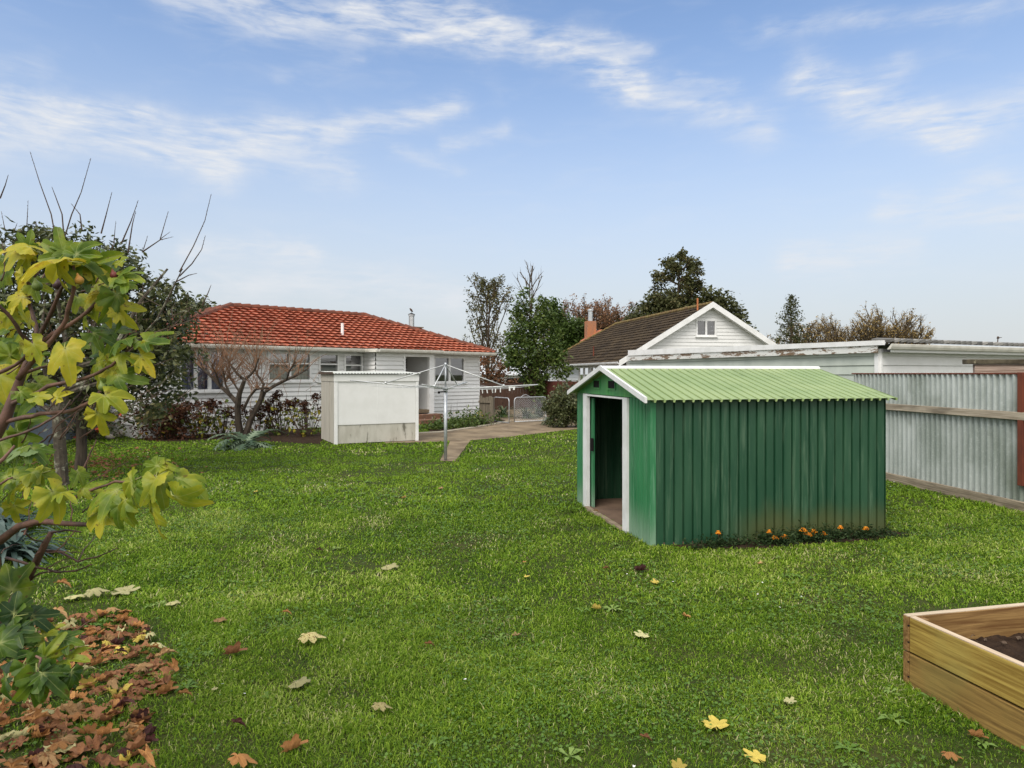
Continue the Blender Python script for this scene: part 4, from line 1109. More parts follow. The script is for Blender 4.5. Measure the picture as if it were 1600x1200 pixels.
# ------------------------------------------------------------------ raised timber bed
rbd = thing('raised_garden_bed', 'raised garden bed of two stacked pine boards filled with dark soil', 'garden bed', BED_O, BED_A)
BH, bt, bl, bw = .425, .045, 2.4, 1.65
for nm, z0, z1, mt in (('side_board', .0, .205, m_bed_g), ('side_board', .214, BH, m_bed_a)):
    sb = MB(); sb.box(.002 if z0 > 0 else 0, bt, -bl, -bt - .002, z0, z1 - .004); sb.build(nm, mt, rbd, bevel=.004)
sb = MB(); sb.box(.004, bt - .002, -bl, -bt - .004, BH - .0035, BH + .002); sb.build('sawn_top_edge', m_bed_t, rbd)
for z0, z1 in ((0, .207), (.212, BH)):
    sb = MB(); sb.box(-.002, bw, -bt, 0, z0, z1 - .003); sb.build('back_board', m_bed_x, rbd, bevel=.004)
sb = MB(); sb.box(0, bw, -bt + .004, -.004, BH - .0025, BH + .003); sb.build('sawn_top_edge', timber('pale_sawn_pine_end', (.4, .3, .2), (.6, .5, .37), 0, knots=.2), rbd)
for z0, z1 in ((0, .205), (.214, BH)):
    sb = MB(); sb.box(bw - bt, bw, -bl, -bt - .002, z0, z1); sb.build('side_board', m_bed_g, rbd, bevel=.004)
sb = MB(); sb.box(bt + .001, bt + .05, -bt - .055, -bt - .002, .01, BH - .006); sb.build('corner_block', m_bed_x, rbd, bevel=.003)
sb = MB()
for yy in (-.03, -1.2):
    for zz in (.06, .15, .27, .37):
        sb.tube([V((.0035, yy - .012, zz)), V((-.0035, yy - .012, zz))], .006, 8)
sb.build('screw_heads', m_dark, rbd)['kind'] = 'stuff'
sb = MB(); n = 70; g_ = {}
for i in range(n + 1):
    for j in range(n + 1):
        x, y = bt + (bw - 2 * bt) * i / n, -bl + (bl - bt) * j / n
        e = mnoise.noise(V((x * 5, y * 5, 1))) * .035 + mnoise.noise(V((x * 18, y * 18, 2))) * .02 + random.uniform(-.006, .006)
        g_[i, j] = sb.vert((x, y, .255 + e))
for i in range(n):
    for j in range(n): sb.f.append((g_[i, j], g_[i + 1, j], g_[i + 1, j + 1], g_[i, j + 1]))
sb.build('soil', m_soil, rbd, True)
sb = MB()
for k in range(130):
    x, y = random.uniform(.08, bw - .1), random.uniform(-1.6, -.08); r_ = random.uniform(.006, .017)
    sb.ball((x, y, .275 + mnoise.noise(V((x * 5, y * 5, 1))) * .035), r_, 6, 4, .5, .7, .3)
for k in range(40):
    x, y = random.uniform(.08, bw - .1), random.uniform(-1.6, -.08); a = random.uniform(0, 6.3); l = random.uniform(.03, .1); z = .285 + mnoise.noise(V((x * 5, y * 5, 1))) * .035
    sb.tube([(x, y, z), (x + l * .5 * math.cos(a), y + l * .5 * math.sin(a), z + .012), (x + l * math.cos(a), y + l * math.sin(a), z)], .002, 4)
o_ = sb.build('mulch_bits', M('mulch', (.14, .1, .07), (.07, .045, .03), 20, .9), rbd); o_['kind'] = 'stuff'

# ------------------------------------------------------------------ fences and gates at the back
def paling_fence(name, label, A, B, hgt, mat, rails=(), pw_=.15, gap=.006, jit=.01):
    A, B = V(A), V(B); d = B - A; L = d.length
    t = thing(name, label, 'fence', A, math.atan2(d.y, d.x))
    sb = MB(); n = int(L / pw_)
    for k in range(n):
        sb.box(k * pw_ + gap, (k + 1) * pw_, -.01 + random.uniform(-.004, .004), .012, .03, hgt + random.uniform(-jit, jit))
    sb.build('palings', mat, t)
    sb = MB()
    for z in rails: sb.box(0, L, .014, .06, z, z + .09)
    if rails: sb.build('rail', mat, t)
    return t


pf_ = paling_fence('timber_fence', 'dark weathered timber fence behind the open gates', (-2.2, 35.5, 0), (1.2, 36.2, 0), 1.42, m_brown_fence, (.3, 1.1))
paling_fence('timber_fence', 'reddish brown stained fence in front of the neighbour house', (1.35, 36.6, 0), (5.6, 31.0, 0), 1.52, m_red_fence, (.3, 1.1), .14, .001, .002)
a, b = G(749, 660.5), G(769, 661.5)
ps = thing('short_timber_fence', 'short grey timber fence joining the house corner to the gate post', 'fence', a, math.atan2((b - a).y, (b - a).x))
L = (b - a).length
sb = MB()
for k in range(4): sb.box(k * L / 4 + .005, (k + 1) * L / 4 - .004, -.012, .012, .03, 1.02 + random.uniform(-.05, .04))
sb.build('palings', m_timber_fence, ps)
sb = MB(); sb.box(0, L - .05, -.06, -.013, .78, .86); sb.build('rail', m_timber_fence, ps)
sb = MB(); sb.box(L - .05, L + .07, -.07, .05, 0, 1.0); sb.build('post', m_timber_fence, ps, bevel=.01)


def gate(label, p0, p1, hgt, mesh, z0=.06, loop=False):
    p0, p1 = V(p0), V(p1); d = p1 - p0; L = d.length
    t = thing('metal_gate', label, 'gate', p0, math.atan2(d.y, d.x))
    c = .13; top = z0 + hgt
    pts = [(0, 0, z0), (0, 0, top - c)] + [(c - c * math.cos(a), 0, top - c + c * math.sin(a)) for a in (R(30), R(60), R(90))] + [(L - c + c * math.sin(a), 0, top - c + c * math.cos(a)) for a in (0, R(30), R(60), R(90))] + [(L, 0, z0), (0, 0, z0)]
    sb = MB(); sb.tube(pts, .019, 7); sb.build('gate_frame', m_pole, t, True)
    if mesh:
        sb = MB(); s = .085
        for sg in (1, -1):
            k = -int(hgt / s) - 1
            while k * s < L + hgt:
                x0 = k * s; p, q = V((x0 if sg == 1 else x0, 0, z0)), V((x0 + sg * hgt, 0, z0 + hgt)); dd = q - p
                ts = sorted(((0 - p.x) / dd.x, (L - p.x) / dd.x)); t0, t1 = max(0, ts[0]), min(1, ts[1])
                if t1 - t0 > .03: sb.tube([p + dd * t0, p + dd * t1], .0026, 4, cap=False)
                k += 1
        sb.build('wire_mesh', m_pole, t)
    if loop:
        sb = MB(); sb.tube([(.3, 0, top), (.42, 0, top + .08), (.56, 0, top + .1), (.72, 0, top + .03), (.75, 0, top)], .012, 6); sb.build('latch_loop', m_pole, t)
    return t


gate('narrow open tube gate beside the short timber fence', G(771.8, 660.0), G(795.5, 663.5), .93, False)
gate('wide chain link gate with tubular frame beside the leafy bush', G(803.7, 661.5), G(853, 659), .93, True, .06, True)
# left boundary fence glimpsed behind the fig
lf = thing('grey_boundary_fence', 'blue grey iron boundary fence glimpsed behind the fig leaves', 'fence', (-11.0, 13.0, 0), R(103))
sb = MB(); pr = None
for k in range(600):
    s = 11 * k / 599; d = .014 * math.sin(s * 6.283 / .1); cur = (V((s, d, .05)), V((s, d, 1.75)))
    if pr: sb.poly([pr[0], cur[0], cur[1], pr[1]])
    pr = cur
sb.build('iron_sheet', M('blue_grey_iron', (.17, .2, .24), (.12, .145, .17), 1.5, .55), lf, True)
sb = MB(); sb.box(0, 11, .03, .08, 1.4, 1.5); sb.box(0, 11, .03, .08, .3, .4); sb.build('rail', m_timber_fence, lf)

# ------------------------------------------------------------------ trees
def rdir(rng, up=0.0):
    while True:
        v = V((rng.uniform(-1, 1), rng.uniform(-1, 1), rng.uniform(-1, 1)))
        if .05 < v.length < 1: break
    v.normalize(); v.z += up
    return v.normalized()


def branchy(mb, rng, p, d, L, r, lev, maxlev, nch, ang, upk, tips, shrink=.66, wig=.16, t0=.3, sides=(8, 6, 4, 3, 3)):
    pts, dd = [V(p)], V(d).normalized(); n = 5
    for i in range(n):
        dd = (dd + rdir(rng) * wig + V((0, 0, upk))).normalized(); pts.append(pts[-1] + dd * (L / n))
    last = lev == maxlev
    mb.tube(pts, [r * (1 - (.85 if last else .45) * i / n) for i in range(n + 1)], sides[min(lev, 4)], random.random(), cap=False)
    tips.append((lev, pts))
    if last: return
    for k in range(nch[min(lev, len(nch) - 1)]):
        q = t0 + (1 - t0) * (k + rng.random()) / nch[min(lev, len(nch) - 1)]
        f = q * n; i = min(n - 1, int(f)); pos = pts[i].lerp(pts[i + 1], f - i); tang = (pts[i + 1] - pts[i]).normalized()
        side = tang.cross(rdir(rng)).normalized()
        a = R(ang * rng.uniform(.65, 1.25)); nd = tang * math.cos(a) + side * math.sin(a)
        branchy(mb, rng, pos, nd, L * shrink * rng.uniform(.75, 1.2) * (1.15 - .45 * q), r * .52, lev + 1, maxlev, nch, ang, upk, tips, shrink, wig, t0, sides)


def leaf_cloud(name, mat, parent, pts, size, per, spread, tone=(.2, .8), asp=.45, droop=.2, seed=1, fn=None, fold=.0):
    """leaf-sized quads gathered round given points"""
    rg = np.random.default_rng(seed)
    pts = np.array([tuple(p) for p in pts], float)
    c = np.repeat(pts, per, 0); n = len(c)
    c = c + rg.normal(0, 1, (n, 3)) * spread
    if fn is not None: k = fn(c, rg); c = c[k]; n = len(c)
    a = rg.random(n) * 6.283; e = rg.normal(-droop, .5, n)
    d = np.stack([np.cos(a) * np.cos(e), np.sin(a) * np.cos(e), np.sin(e)], 1)
    rnd = rg.normal(0, 1, (n, 3)) + np.array([0, 0, 1.0]); s = np.cross(d, rnd); s /= np.linalg.norm(s, axis=1, keepdims=True) + 1e-9
    nn = np.cross(s, d)
    L = size * (.6 + .8 * rg.random(n))[:, None]; w = L * asp
    v = np.empty((n, 4, 3)); v[:, 0] = c; v[:, 1] = c + d * L * .5 + s * w * .5 - nn * L * .06; v[:, 2] = c + d * L - nn * L * .12; v[:, 3] = c + d * L * .5 - s * w * .5 - nn * L * .06
    base = np.repeat(rg.random(len(pts)), per) if fn is None else rg.random(n)
    t = tone[0] + (tone[1] - tone[0]) * np.clip(.45 * base + .55 * rg.random(n), 0, 1)
    return np_mesh(name, v.reshape(-1, 3), np.repeat(t, 4), 4, mat, parent)


DARKLEAF = leafmat('dark_glossy_leaf', [(0, (.028, .038, .014)), (.5, (.07, .088, .03)), (.85, (.16, .17, .07)), (1, (.24, .23, .12))], .2, .38, .45)
GREENLEAF = leafmat('mid_green_leaf', [(0, (.03, .055, .01)), (.45, (.07, .115, .02)), (.8, (.15, .19, .045)), (1, (.26, .26, .07))], .3, .5, .3)
OLIVELEAF = leafmat('olive_leaf', [(0, (.042, .052, .018)), (.5, (.085, .092, .032)), (.8, (.12, .105, .04)), (1, (.2, .15, .05))], .25, .55, .25)
RUSSETLEAF = leafmat('russet_leaf', [(0, (.10, .055, .03)), (.4, (.21, .105, .055)), (.8, (.32, .17, .09)), (1, (.4, .26, .12))], .3, .7, .2)
AMBERLEAF = leafmat('amber_leaf', [(0, (.17, .12, .045)), (.5, (.34, .24, .09)), (1, (.5, .36, .14))], .3, .7, .2)
BROWNLEAF = leafmat('dry_brown_leaf', [(0, (.028, .012, .008)), (.5, (.075, .032, .018)), (.85, (.14, .065, .03)), (1, (.2, .11, .05))], .15, .8, .15)
YELLOWLEAF = leafmat('yellowing_leaf', [(0, (.03, .07, .01)), (.4, (.10, .14, .02)), (.7, (.32, .28, .03)), (1, (.48, .33, .04))], .3, .5, .3)
SILVERLEAF = leafmat('silver_green_leaf', [(0, (.035, .07, .04)), (.5, (.09, .14, .08)), (1, (.2, .26, .17))], .2, .6, .25)


def clumps(rng, spec, n, Yc, dy=.5):
    """random points in lumps given by photo position and radius at distance Yc"""
    out = []; tot = sum(r * r for _, _, r in spec)
    for px, py, r in spec:
        c = P(px, py, Yc); rw = r / F * Yc
        for k in range(int(n * r * r / tot) + 1):
            v = rdir(rng) * rw * (rng.random() ** .45); v.y *= 1.1
            out.append(c + v)
    return out


# big dark evergreen on the left
def evergreen():
    rng = random.Random(5); Y = 12.6; b = V((-7.97, Y, 0))
    t = thing('evergreen_tree', 'dark glossy leaved evergreen tree behind the yellow fig at left', 'tree', b)
    mb = MB(); tips = []
    mb.tube([V((0, 0, -.02)), V((.03, 0, .5)), V((-.02, .05, 1.1)), V((.05, .05, 1.7))], [.115, .09, .085, .08], 10, jit=.05)
    for k in range(9):
        a = k * 2.4; branchy(mb, rng, V((.03, .05, .95 + .09 * k)), V((math.cos(a), math.sin(a) * .8, .9)), 1.5, .05, 1, 3, (4, 4, 3), 42, .02, tips)
    mb.build('trunk', m_bark, t)
    spec = [(20, 470, 100), (95, 440, 90), (150, 480, 100), (205, 500, 90), (255, 520, 62), (120, 560, 100), (215, 580, 80), (270, 560, 48), (30, 560, 90), (60, 410, 62), (130, 400, 42), (185, 425, 50), (262, 480, 40), (-60, 500, 110), (275, 600, 34), (225, 625, 40), (285, 515, 24), (250, 452, 22)]
    pts = [p - b for p in clumps(rng, spec, 950, Y, .5)]
    leaf_cloud('crown', DARKLEAF, t, pts, .115, 24, .085, (.0, .95), .42, .35, 3)
    # lighter loose sprigs on the outline
    spr = []
    sm = MB()
    for k in range(46):
        px = rng.uniform(-20, 300); top = 352 + max(0, px - 90) * .47 + abs(px - 60) * .06 + rng.uniform(-6, 24)
        p0 = P(px, top + 40, Y - rng.uniform(0, .6)) - b; p1 = P(px + rng.uniform(-12, 22), top, Y - rng.uniform(0, .6)) - b
        sm.tube([p0, p0.lerp(p1, .5) + rdir(rng) * .03, p1], [.008, .006, .003], 4)
        for i in range(7): spr.append(p0.lerp(p1, .2 + .8 * i / 6))
    sm.build('sprig', m_twig, t)
    leaf_cloud('outer_leaves', DARKLEAF, t, spr, .11, 5, .03, (.2, 1), .42, .3, 4)
evergreen()

# bare fruit tree with lichen trunk and long water shoots
def fruit_tree():
    rng = random.Random(9); Y = 11.6; b = P(97, 600, Y); b.z = 0
    t = thing('bare_fruit_tree', 'bare fruit tree with lichen covered trunk and tall upright shoots', 'tree', b)
    q = lambda px, py, dy=0: P(px, py, Y + dy) - b
    mb = MB()
    mb.tube([V((0, 0, -.02)), q(97, 740), q(93, 690), q(90, 650), q(103, 610), q(114, 575)], [.12, .1, .095, .09, .075, .06], 9, jit=.08)
    for pts in ([(90, 650), (75, 600), (62, 540), (70, 470)], [(114, 575), (140, 520), (165, 470), (170, 420)], [(114, 575), (100, 520), (88, 460), (92, 400)], [(103, 610), (150, 590), (200, 550), (245, 500), (285, 420)], [(90, 650), (60, 630), (20, 600), (-20, 540)], [(103, 615), (150, 600), (190, 585)], [(114, 575), (170, 560), (220, 470), (262, 420)]):
        mb.tube([q(x, y, rng.uniform(-.4, .4) * i / 3) for i, (x, y) in enumerate(pts)], [.05 - .011 * i for i in range(len(pts))], 6, jit=.06)
    mb.build('trunk', m_lichen, t)
    tw = MB()
    shoots = [[(92, 400), (80, 335), (62, 285), (47, 237)], [(92, 400), (112, 335), (127, 300), (142, 247)], [(100, 372), (97, 335), (86, 305), (81, 292)], [(128, 360), (125, 335), (111, 318)], [(158, 365), (166, 335), (175, 300)], [(190, 380), (205, 345), (216, 313)], [(200, 395), (207, 350), (212, 330)], [(178, 378), (181, 345)],
              [(222, 394), (250, 375), (263, 330)], [(250, 374), (266, 362)], [(250, 375), (271, 370)], [(224, 390), (231, 368)], [(285, 420), (280, 425), (302, 385), (320, 345), (330, 303)], [(280, 432), (300, 412), (315, 390), (321, 368)], [(276, 440), (295, 430), (308, 427)], [(316, 478), (325, 458), (330, 445)], [(0, 310), (8, 290), (13, 273)], [(8, 360), (2, 330)], [(42, 352), (44, 313)], [(22, 362), (27, 348)], [(56, 352), (56, 345)],
              [(245, 500), (262, 470), (285, 420)], [(200, 550), (240, 520), (300, 500), (330, 470)], [(240, 540), (280, 500), (300, 480)], [(190, 585), (230, 575), (270, 560)], [(170, 560), (200, 520), (222, 490)], [(160, 640), (175, 620), (210, 600), (245, 590)]]
    for s in shoots:
        tw = MB(); dy = rng.uniform(-.5, .5); n = len(s)
        pts = [q(x, y, dy) for x, y in s]; r0 = .013 if n > 2 else .008
        tw.tube(pts, [r0 * (1 - .72 * i / (n - 1)) for i in range(n)], 5)
        for i in range(n - 1):                                  # buds
            m_ = int((pts[i + 1] - pts[i]).length / .06)
            for k in range(m_):
                c = pts[i].lerp(pts[i + 1], (k + .5) / m_); tw.ball(c + rdir(rng) * .008, .006, 4, 3)
        tw.build('shoot', m_twig, t)
    tw = MB()
    for k in range(80):                                          # tangle of dead side twigs inside
        x, y = rng.uniform(40, 280), rng.uniform(470, 700); p = q(x, y, rng.uniform(-.8, .6)); d = rdir(rng, .5); l = rng.uniform(.25, .7)
        tw.tube([p, p + d * l * .5 + rdir(rng) * .05, p + d * l + rdir(rng) * .08], [.007, .005, .002], 4)
    tw.build('dead_twigs', m_twig, t)['kind'] = 'stuff'
    lv = [q(rng.uniform(120, 285), rng.uniform(470, 660), rng.uniform(-.6, .6)) for k in range(160)]
    leaf_cloud('sparse_leaves', OLIVELEAF, t, lv, .07, 3, .08, (.3, 1), .45, .4, 8)
fruit_tree()

# pruned bare peach in front of the house
def peach():
    rng = random.Random(21); Y = 20.4; b = P(378, 600, Y); b.z = 0
    t = thing('bare_peach_tree', 'vase pruned bare tree with orange twigs in front of house', 'tree', b)
    q = lambda px, py, dy=0: P(px, py, Y + dy) - b
    mb, tw = MB(), MB(); ends = []
    limbs = [([(376, 684), (372, 660), (371, 636), (374, 615), (382, 594)], (.12, .1, .085, .075, .06)), ([(382, 684), (392, 655), (406, 628), (414, 612)], (.11, .085, .075, .06)),
             ([(371, 630), (360, 618), (343, 602), (330, 588), (316, 575), (304, 566)], (.07, .065, .055, .045, .035, .025)), ([(382, 594), (370, 583), (362, 572), (352, 556)], (.045, .04, .03, .02)),
             ([(382, 594), (392, 585), (398, 578), (404, 560)], (.045, .04, .03, .02)), ([(414, 612), (430, 602), (448, 593), (466, 585), (480, 577)], (.055, .05, .045, .035, .025)), ([(406, 625), (412, 600), (402, 585), (395, 570)], (.05, .04, .03, .02)),
             ([(374, 612), (366, 600), (358, 590)], (.03, .025, .015)), ([(380, 640), (390, 620), (400, 608), (420, 606)], (.05, .04, .035, .03)), ([(343, 602), (338, 585), (330, 570)], (.03, .025, .015)), ([(448, 593), (452, 580), (462, 565)], (.03, .025, .015)), ([(360, 618), (352, 600), (349, 580)], (.045, .03, .02))]
    for pts, rr in limbs:
        dy = rng.uniform(-.9, .9); P3 = [q(x, y, dy * i / len(pts)) for i, (x, y) in enumerate(pts)]
        mb.tube(P3, list(rr), 7, jit=.08); ends.append(P3)
    mb.build('trunk', m_bark, t)
    for P3 in ends[2:]:
        n = len(P3)
        for k in range(rng.randint(11, 21)):
            f = rng.uniform(.35, .999) * (n - 1); i = int(f); p = P3[i].lerp(P3[i + 1], f - i)
            d = V((rng.gauss(0, .55), rng.gauss(0, .5), .8)).normalized(); L = rng.uniform(.4, 1.85) * (.7 + .5 * rng.random()); m_ = p + d * L * .5 + rdir(rng) * .08; e = m_ + (d + rdir(rng) * .25).normalized() * L * .5
            tw.tube([p, m_, e], [.012, .008, .003], 4, cap=False)
            for j in range(2):
                g = p.lerp(e, rng.uniform(.3, .8)); dd = (d + rdir(rng) * .9).normalized(); l = rng.uniform(.15, .5); tw.tube([g, g + dd * l], [.006, .0025], 3, cap=False)
    for k in range(40):
        p = q(rng.uniform(300, 500), rng.uniform(565, 625), rng.uniform(-.5, .5)); d = rdir(rng); tw.tube([p, p + d * .3, p + d * .55 + rdir(rng) * .1], [.007, .005, .002], 3, cap=False)
    tw.build('twigs', m_orange_twig, t)
peach()


def gen_tree(label, px, Y, ytop, wpx, ybot, leafm, barkm, kind, seed, name='tree', group=None, per=10, leaf=.25, n=500, tone=(.1, .9), trunk_r=None, bare_top=0):
    """a far tree: tapered trunk, limbs, and many leaf faces held on the limb ends"""
    rng = random.Random(seed); b = V(((px - CX) / F * Y, Y, 0)); zt = H + (HY - ytop) / F * Y; zb = max(.3, H + (HY - ybot) / F * Y); w = wpx / F * Y / 2
    t = thing(name, label, 'tree', b, 0, group)
    mb, tips = MB(), []
    hgt = zt - zb; r0 = trunk_r or zt * .017
    if kind == 'round':
        mb.tube([V((0, 0, -.05)), V((.05, 0, zb)), V((-.05 * w, 0, zb + hgt * .4)), V((0, 0, zb + hgt * .92))], [r0, r0 * .8, r0 * .5, r0 * .06], 8)
        for k in range(24):
            a = k * 2.4; z = zb + hgt * (.12 + .80 * k / 24); Lh = w * (1.0 - .80 * (k / 24) ** 1.25) * rng.uniform(.75, 1.15)
            branchy(mb, rng, V((0, 0, z * .97)), V((math.cos(a), math.sin(a), .18 + .4 * k / 24)), Lh, r0 * .35, 1, 3, (5, 4, 4), 45, .03, tips, .55)
    elif kind == 'column':
        mb.tube([V((0, 0, -.05)), V((.05, 0, zb + hgt * .5)), V((.12, 0, zb + hgt * .78)), V((.02, 0, zt - hgt * .06))], [r0, r0 * .5, r0 * .2, r0 * .03], 7)
        for k in range(34):
            a = k * 2.4; q_ = k / 34; z = zb + hgt * .9 * q_; Lh = w * 1.9 * (math.sin(math.pi * min(1, (.16 + .84 * q_) ** .8)) * .75 + .22) * rng.uniform(.7, 1.1)
            branchy(mb, rng, V((0, 0, z * .97)), V((math.cos(a), math.sin(a), 1.9)), Lh, r0 * .3, 2, 3, (5, 5, 4), 32, .06, tips, .5, .1)
    elif kind == 'vase':
        for s_ in range(4):
            a = s_ * 1.6 + rng.random(); branchy(mb, rng, V((.1 * math.cos(a), .1 * math.sin(a), 0)), V((math.cos(a) * .33 * w / hgt * 2, math.sin(a) * .3, 1)), zt * .62, r0, 0, 3, (5, 5, 4), 30, .05, tips, .62, .1, .35)
    elif kind == 'conifer':
        mb.tube([V((0, 0, -.05)), V((0, 0, zt))], [r0, r0 * .1], 7)
        nb = 62
        for k in range(nb):
            q_ = (k + rng.random()) / nb; z = zb + hgt * q_ * .98; Lh = w * (1 - q_) ** .85 * rng.uniform(.65, 1.1) + .1; a = k * 2.4
            d = V((math.cos(a), math.sin(a), -.15 + .5 * q_)); pts = [V((0, 0, z)), V((0, 0, z)) + d * Lh * .5 - V((0, 0, Lh * .04)), V((0, 0, z)) + d * Lh + V((0, 0, Lh * .08))]
            mb.tube(pts, [r0 * .18, r0 * .1, .01], 4, cap=False); tips.append((9, pts))
    mb.build('trunk', barkm, t)
    pts = []
    mx = max(l for l, _ in tips)
    for l, tp in tips:
        if l >= mx - (1 if kind in ('round', 'vase') else 0):
            m_ = len(tp) - 1; reps = 4 if kind != 'conifer' else int(3 + 3 * (tp[-1] - tp[0]).length)
            for k in range(reps):
                f = (.25 + .75 * (k + rng.random()) / reps) * m_; i = min(m_ - 1, int(f)); p = tp[i].lerp(tp[i + 1], f - i)
                if bare_top and p.z > zb + hgt * (1 - bare_top) * rng.uniform(.9, 1.1): continue
                pts.append(p)
    rng.shuffle(pts); pts = pts[:n]
    if pts: leaf_cloud('crown', leafm, t, pts, leaf, per, leaf * .55, tone, .5, .2, seed)
    return t


gen_tree('tall slim sparse leaved tree just right of the red roofed house', 762, 43, 424, 90, 640, OLIVELEAF, m_olive_bark, 'column', 2, 'slim_tree', None, 8, .16, 2200, (.35, 1))
gen_tree('leafy green tree with a bare twiggy top behind the gates', 828, 37, 394, 78, 655, GREENLEAF, m_olive_bark, 'column', 3, 'leafy_tree', None, 8, .2, 1300, (.2, .9), .11, .36)
def green_mass(label, spec, Y, leafm, n, leaf, per, name, seed, barkm=m_olive_bark, tone=(.05, .95)):
    rng = random.Random(seed); px = sum(s[0] for s in spec) / len(spec); b = V(((px - CX) / F * Y, Y, 0))
    t = thing(name, label, 'tree' if 'tree' in name else 'shrub', b)
    pts = [p - b for p in clumps(rng, spec, n, Y)]; pts = [p for p in pts if p.z > .05]
    mb = MB(); zc = sum(p.z for p in pts) / len(pts)
    mb.tube([V((0, 0, -.05)), V((0, 0, zc * .6)), V((.1, 0, zc))], [.02 * zc + .05, .015 * zc + .03, .02], 7)
    for k in range(26):
        p = rng.choice(pts); mb.tube([V((0, 0, zc * rng.uniform(.25, .6))), V((p.x * .5, p.y * .5, (p.z + zc * .5) / 2)), p], [.01 * zc + .01, .008, .004], 4)
    mb.build('trunk', barkm, t)
    leaf_cloud('crown', leafm, t, pts, leaf, per, leaf * .7, tone, .5, .2, seed)
    return t


green_mass('leafy green lower crown of shrubby tree in front of the gates fence', [(812, 515, 20), (842, 505, 18), (850, 545, 28), (818, 558, 26), (868, 560, 20), (838, 588, 22), (798, 555, 16), (864, 520, 15), (845, 612, 14), (812, 482, 13), (848, 478, 11), (818, 458, 8), (880, 580, 14), (858, 496, 11), (800, 530, 12)], 36, GREENLEAF, 420, .19, 16, 'broadleaf_tree', 41, tone=(0, .86))
green_mass('dark green tree between the leafy tree and the neighbour chimney', [(880, 515, 22), (895, 530, 22), (905, 515, 16), (880, 545, 22), (868, 495, 15), (905, 540, 14), (866, 476, 9)], 62, GREENLEAF, 420, .34, 16, 'dark_tree', 42, tone=(0, .5))
green_mass('dark bushy tree showing above left end of the red roof', [(300, 495, 22), (318, 492, 20), (335, 498, 12), (280, 500, 24), (305, 480, 10)], 42, DARKLEAF, 300, .26, 14, 'bushy_tree', 43)
green_mass('brown reedy shrub between the slim tree and the house corner', [(765, 590, 20), (775, 615, 20), (790, 600, 16), (760, 560, 16), (780, 575, 16), (800, 625, 14), (768, 635, 14)], 40, RUSSETLEAF, 220, .2, 8, 'brown_shrub', 44, tone=(0, .6))
for k, (px, w, yt, lab) in enumerate(((893, 34, 462, 'pinkish bare tree left of the neighbour flue'), (924, 40, 462, 'russet tree directly behind the neighbour flue'), (952, 36, 466, 'russet tree just right of the neighbour flue'), (978, 36, 472, 'rusty brown tree beside the large dark tree'))):
    gen_tree(lab, px, 85, yt, w, 575, RUSSETLEAF, m_olive_bark, 'vase', 50 + k, 'autumn_tree', 'russet trees beyond the brown roof', 3, .26, 900, (.0, 1))
gen_tree('large dark olive tree with uneven crown behind the brown roof', 1062, 72, 386, 140, 560, OLIVELEAF, m_olive_bark, 'round', 61, 'large_tree', None, 7, .36, 1150, (0, 1), .35)
green_mass('lower dark tree behind right slope of neighbour gable', [(1128, 478, 22), (1148, 495, 18), (1110, 470, 22), (1160, 512, 12), (1095, 490, 24), (1140, 515, 18), (1172, 525, 8)], 70, OLIVELEAF, 420, .38, 12, 'olive_tree', 62, tone=(0, .7))
green_mass('low dark tree behind the middle of the brown roof', [(1000, 492, 16), (1020, 480, 20), (1045, 475, 22), (1010, 505, 16), (985, 500, 11), (1070, 480, 24), (1040, 500, 20)], 71, OLIVELEAF, 420, .36, 12, 'olive_tree', 63, tone=(0, .75))
gen_tree('dark conifer with spaced branches above the peeling garage roof', 1236, 62, 460, 78, 550, OLIVELEAF, m_olive_bark, 'conifer', 64, 'conifer_tree', None, 7, .2, 520, (0, .7))
for k, (px, w, yt, lab) in enumerate(((1262, 24, 492, 'small amber tree beside the dark conifer'), (1296, 40, 490, 'leftmost amber tree of the row above the garage'), (1332, 40, 484, 'second amber tree of the row above the garage'), (1362, 40, 478, 'tallest amber tree in the middle of the row'), (1392, 44, 482, 'amber tree right of the tallest one'), (1420, 44, 490, 'rightmost amber tree above the tiled garage edge'), (1195, 22, 520, 'small sparse amber tree left of the conifer'))):
    gen_tree(lab, px, 66, yt, w, 560, AMBERLEAF, m_olive_bark, 'vase', 70 + k, 'amber_tree', 'amber trees above the garage', 3, .17, 620, (0, 1), .17)
gt_ = green_mass('rounded dark leafy bush between the chain link gate and green shed', [(872, 632, 24), (885, 615, 20), (890, 640, 24), (872, 655, 18), (860, 640, 14), (905, 625, 26), (910, 650, 24), (880, 668, 12)], 24.2, DARKLEAF, 520, .085, 22, 'leafy_bush', 81, tone=(.1, 1))

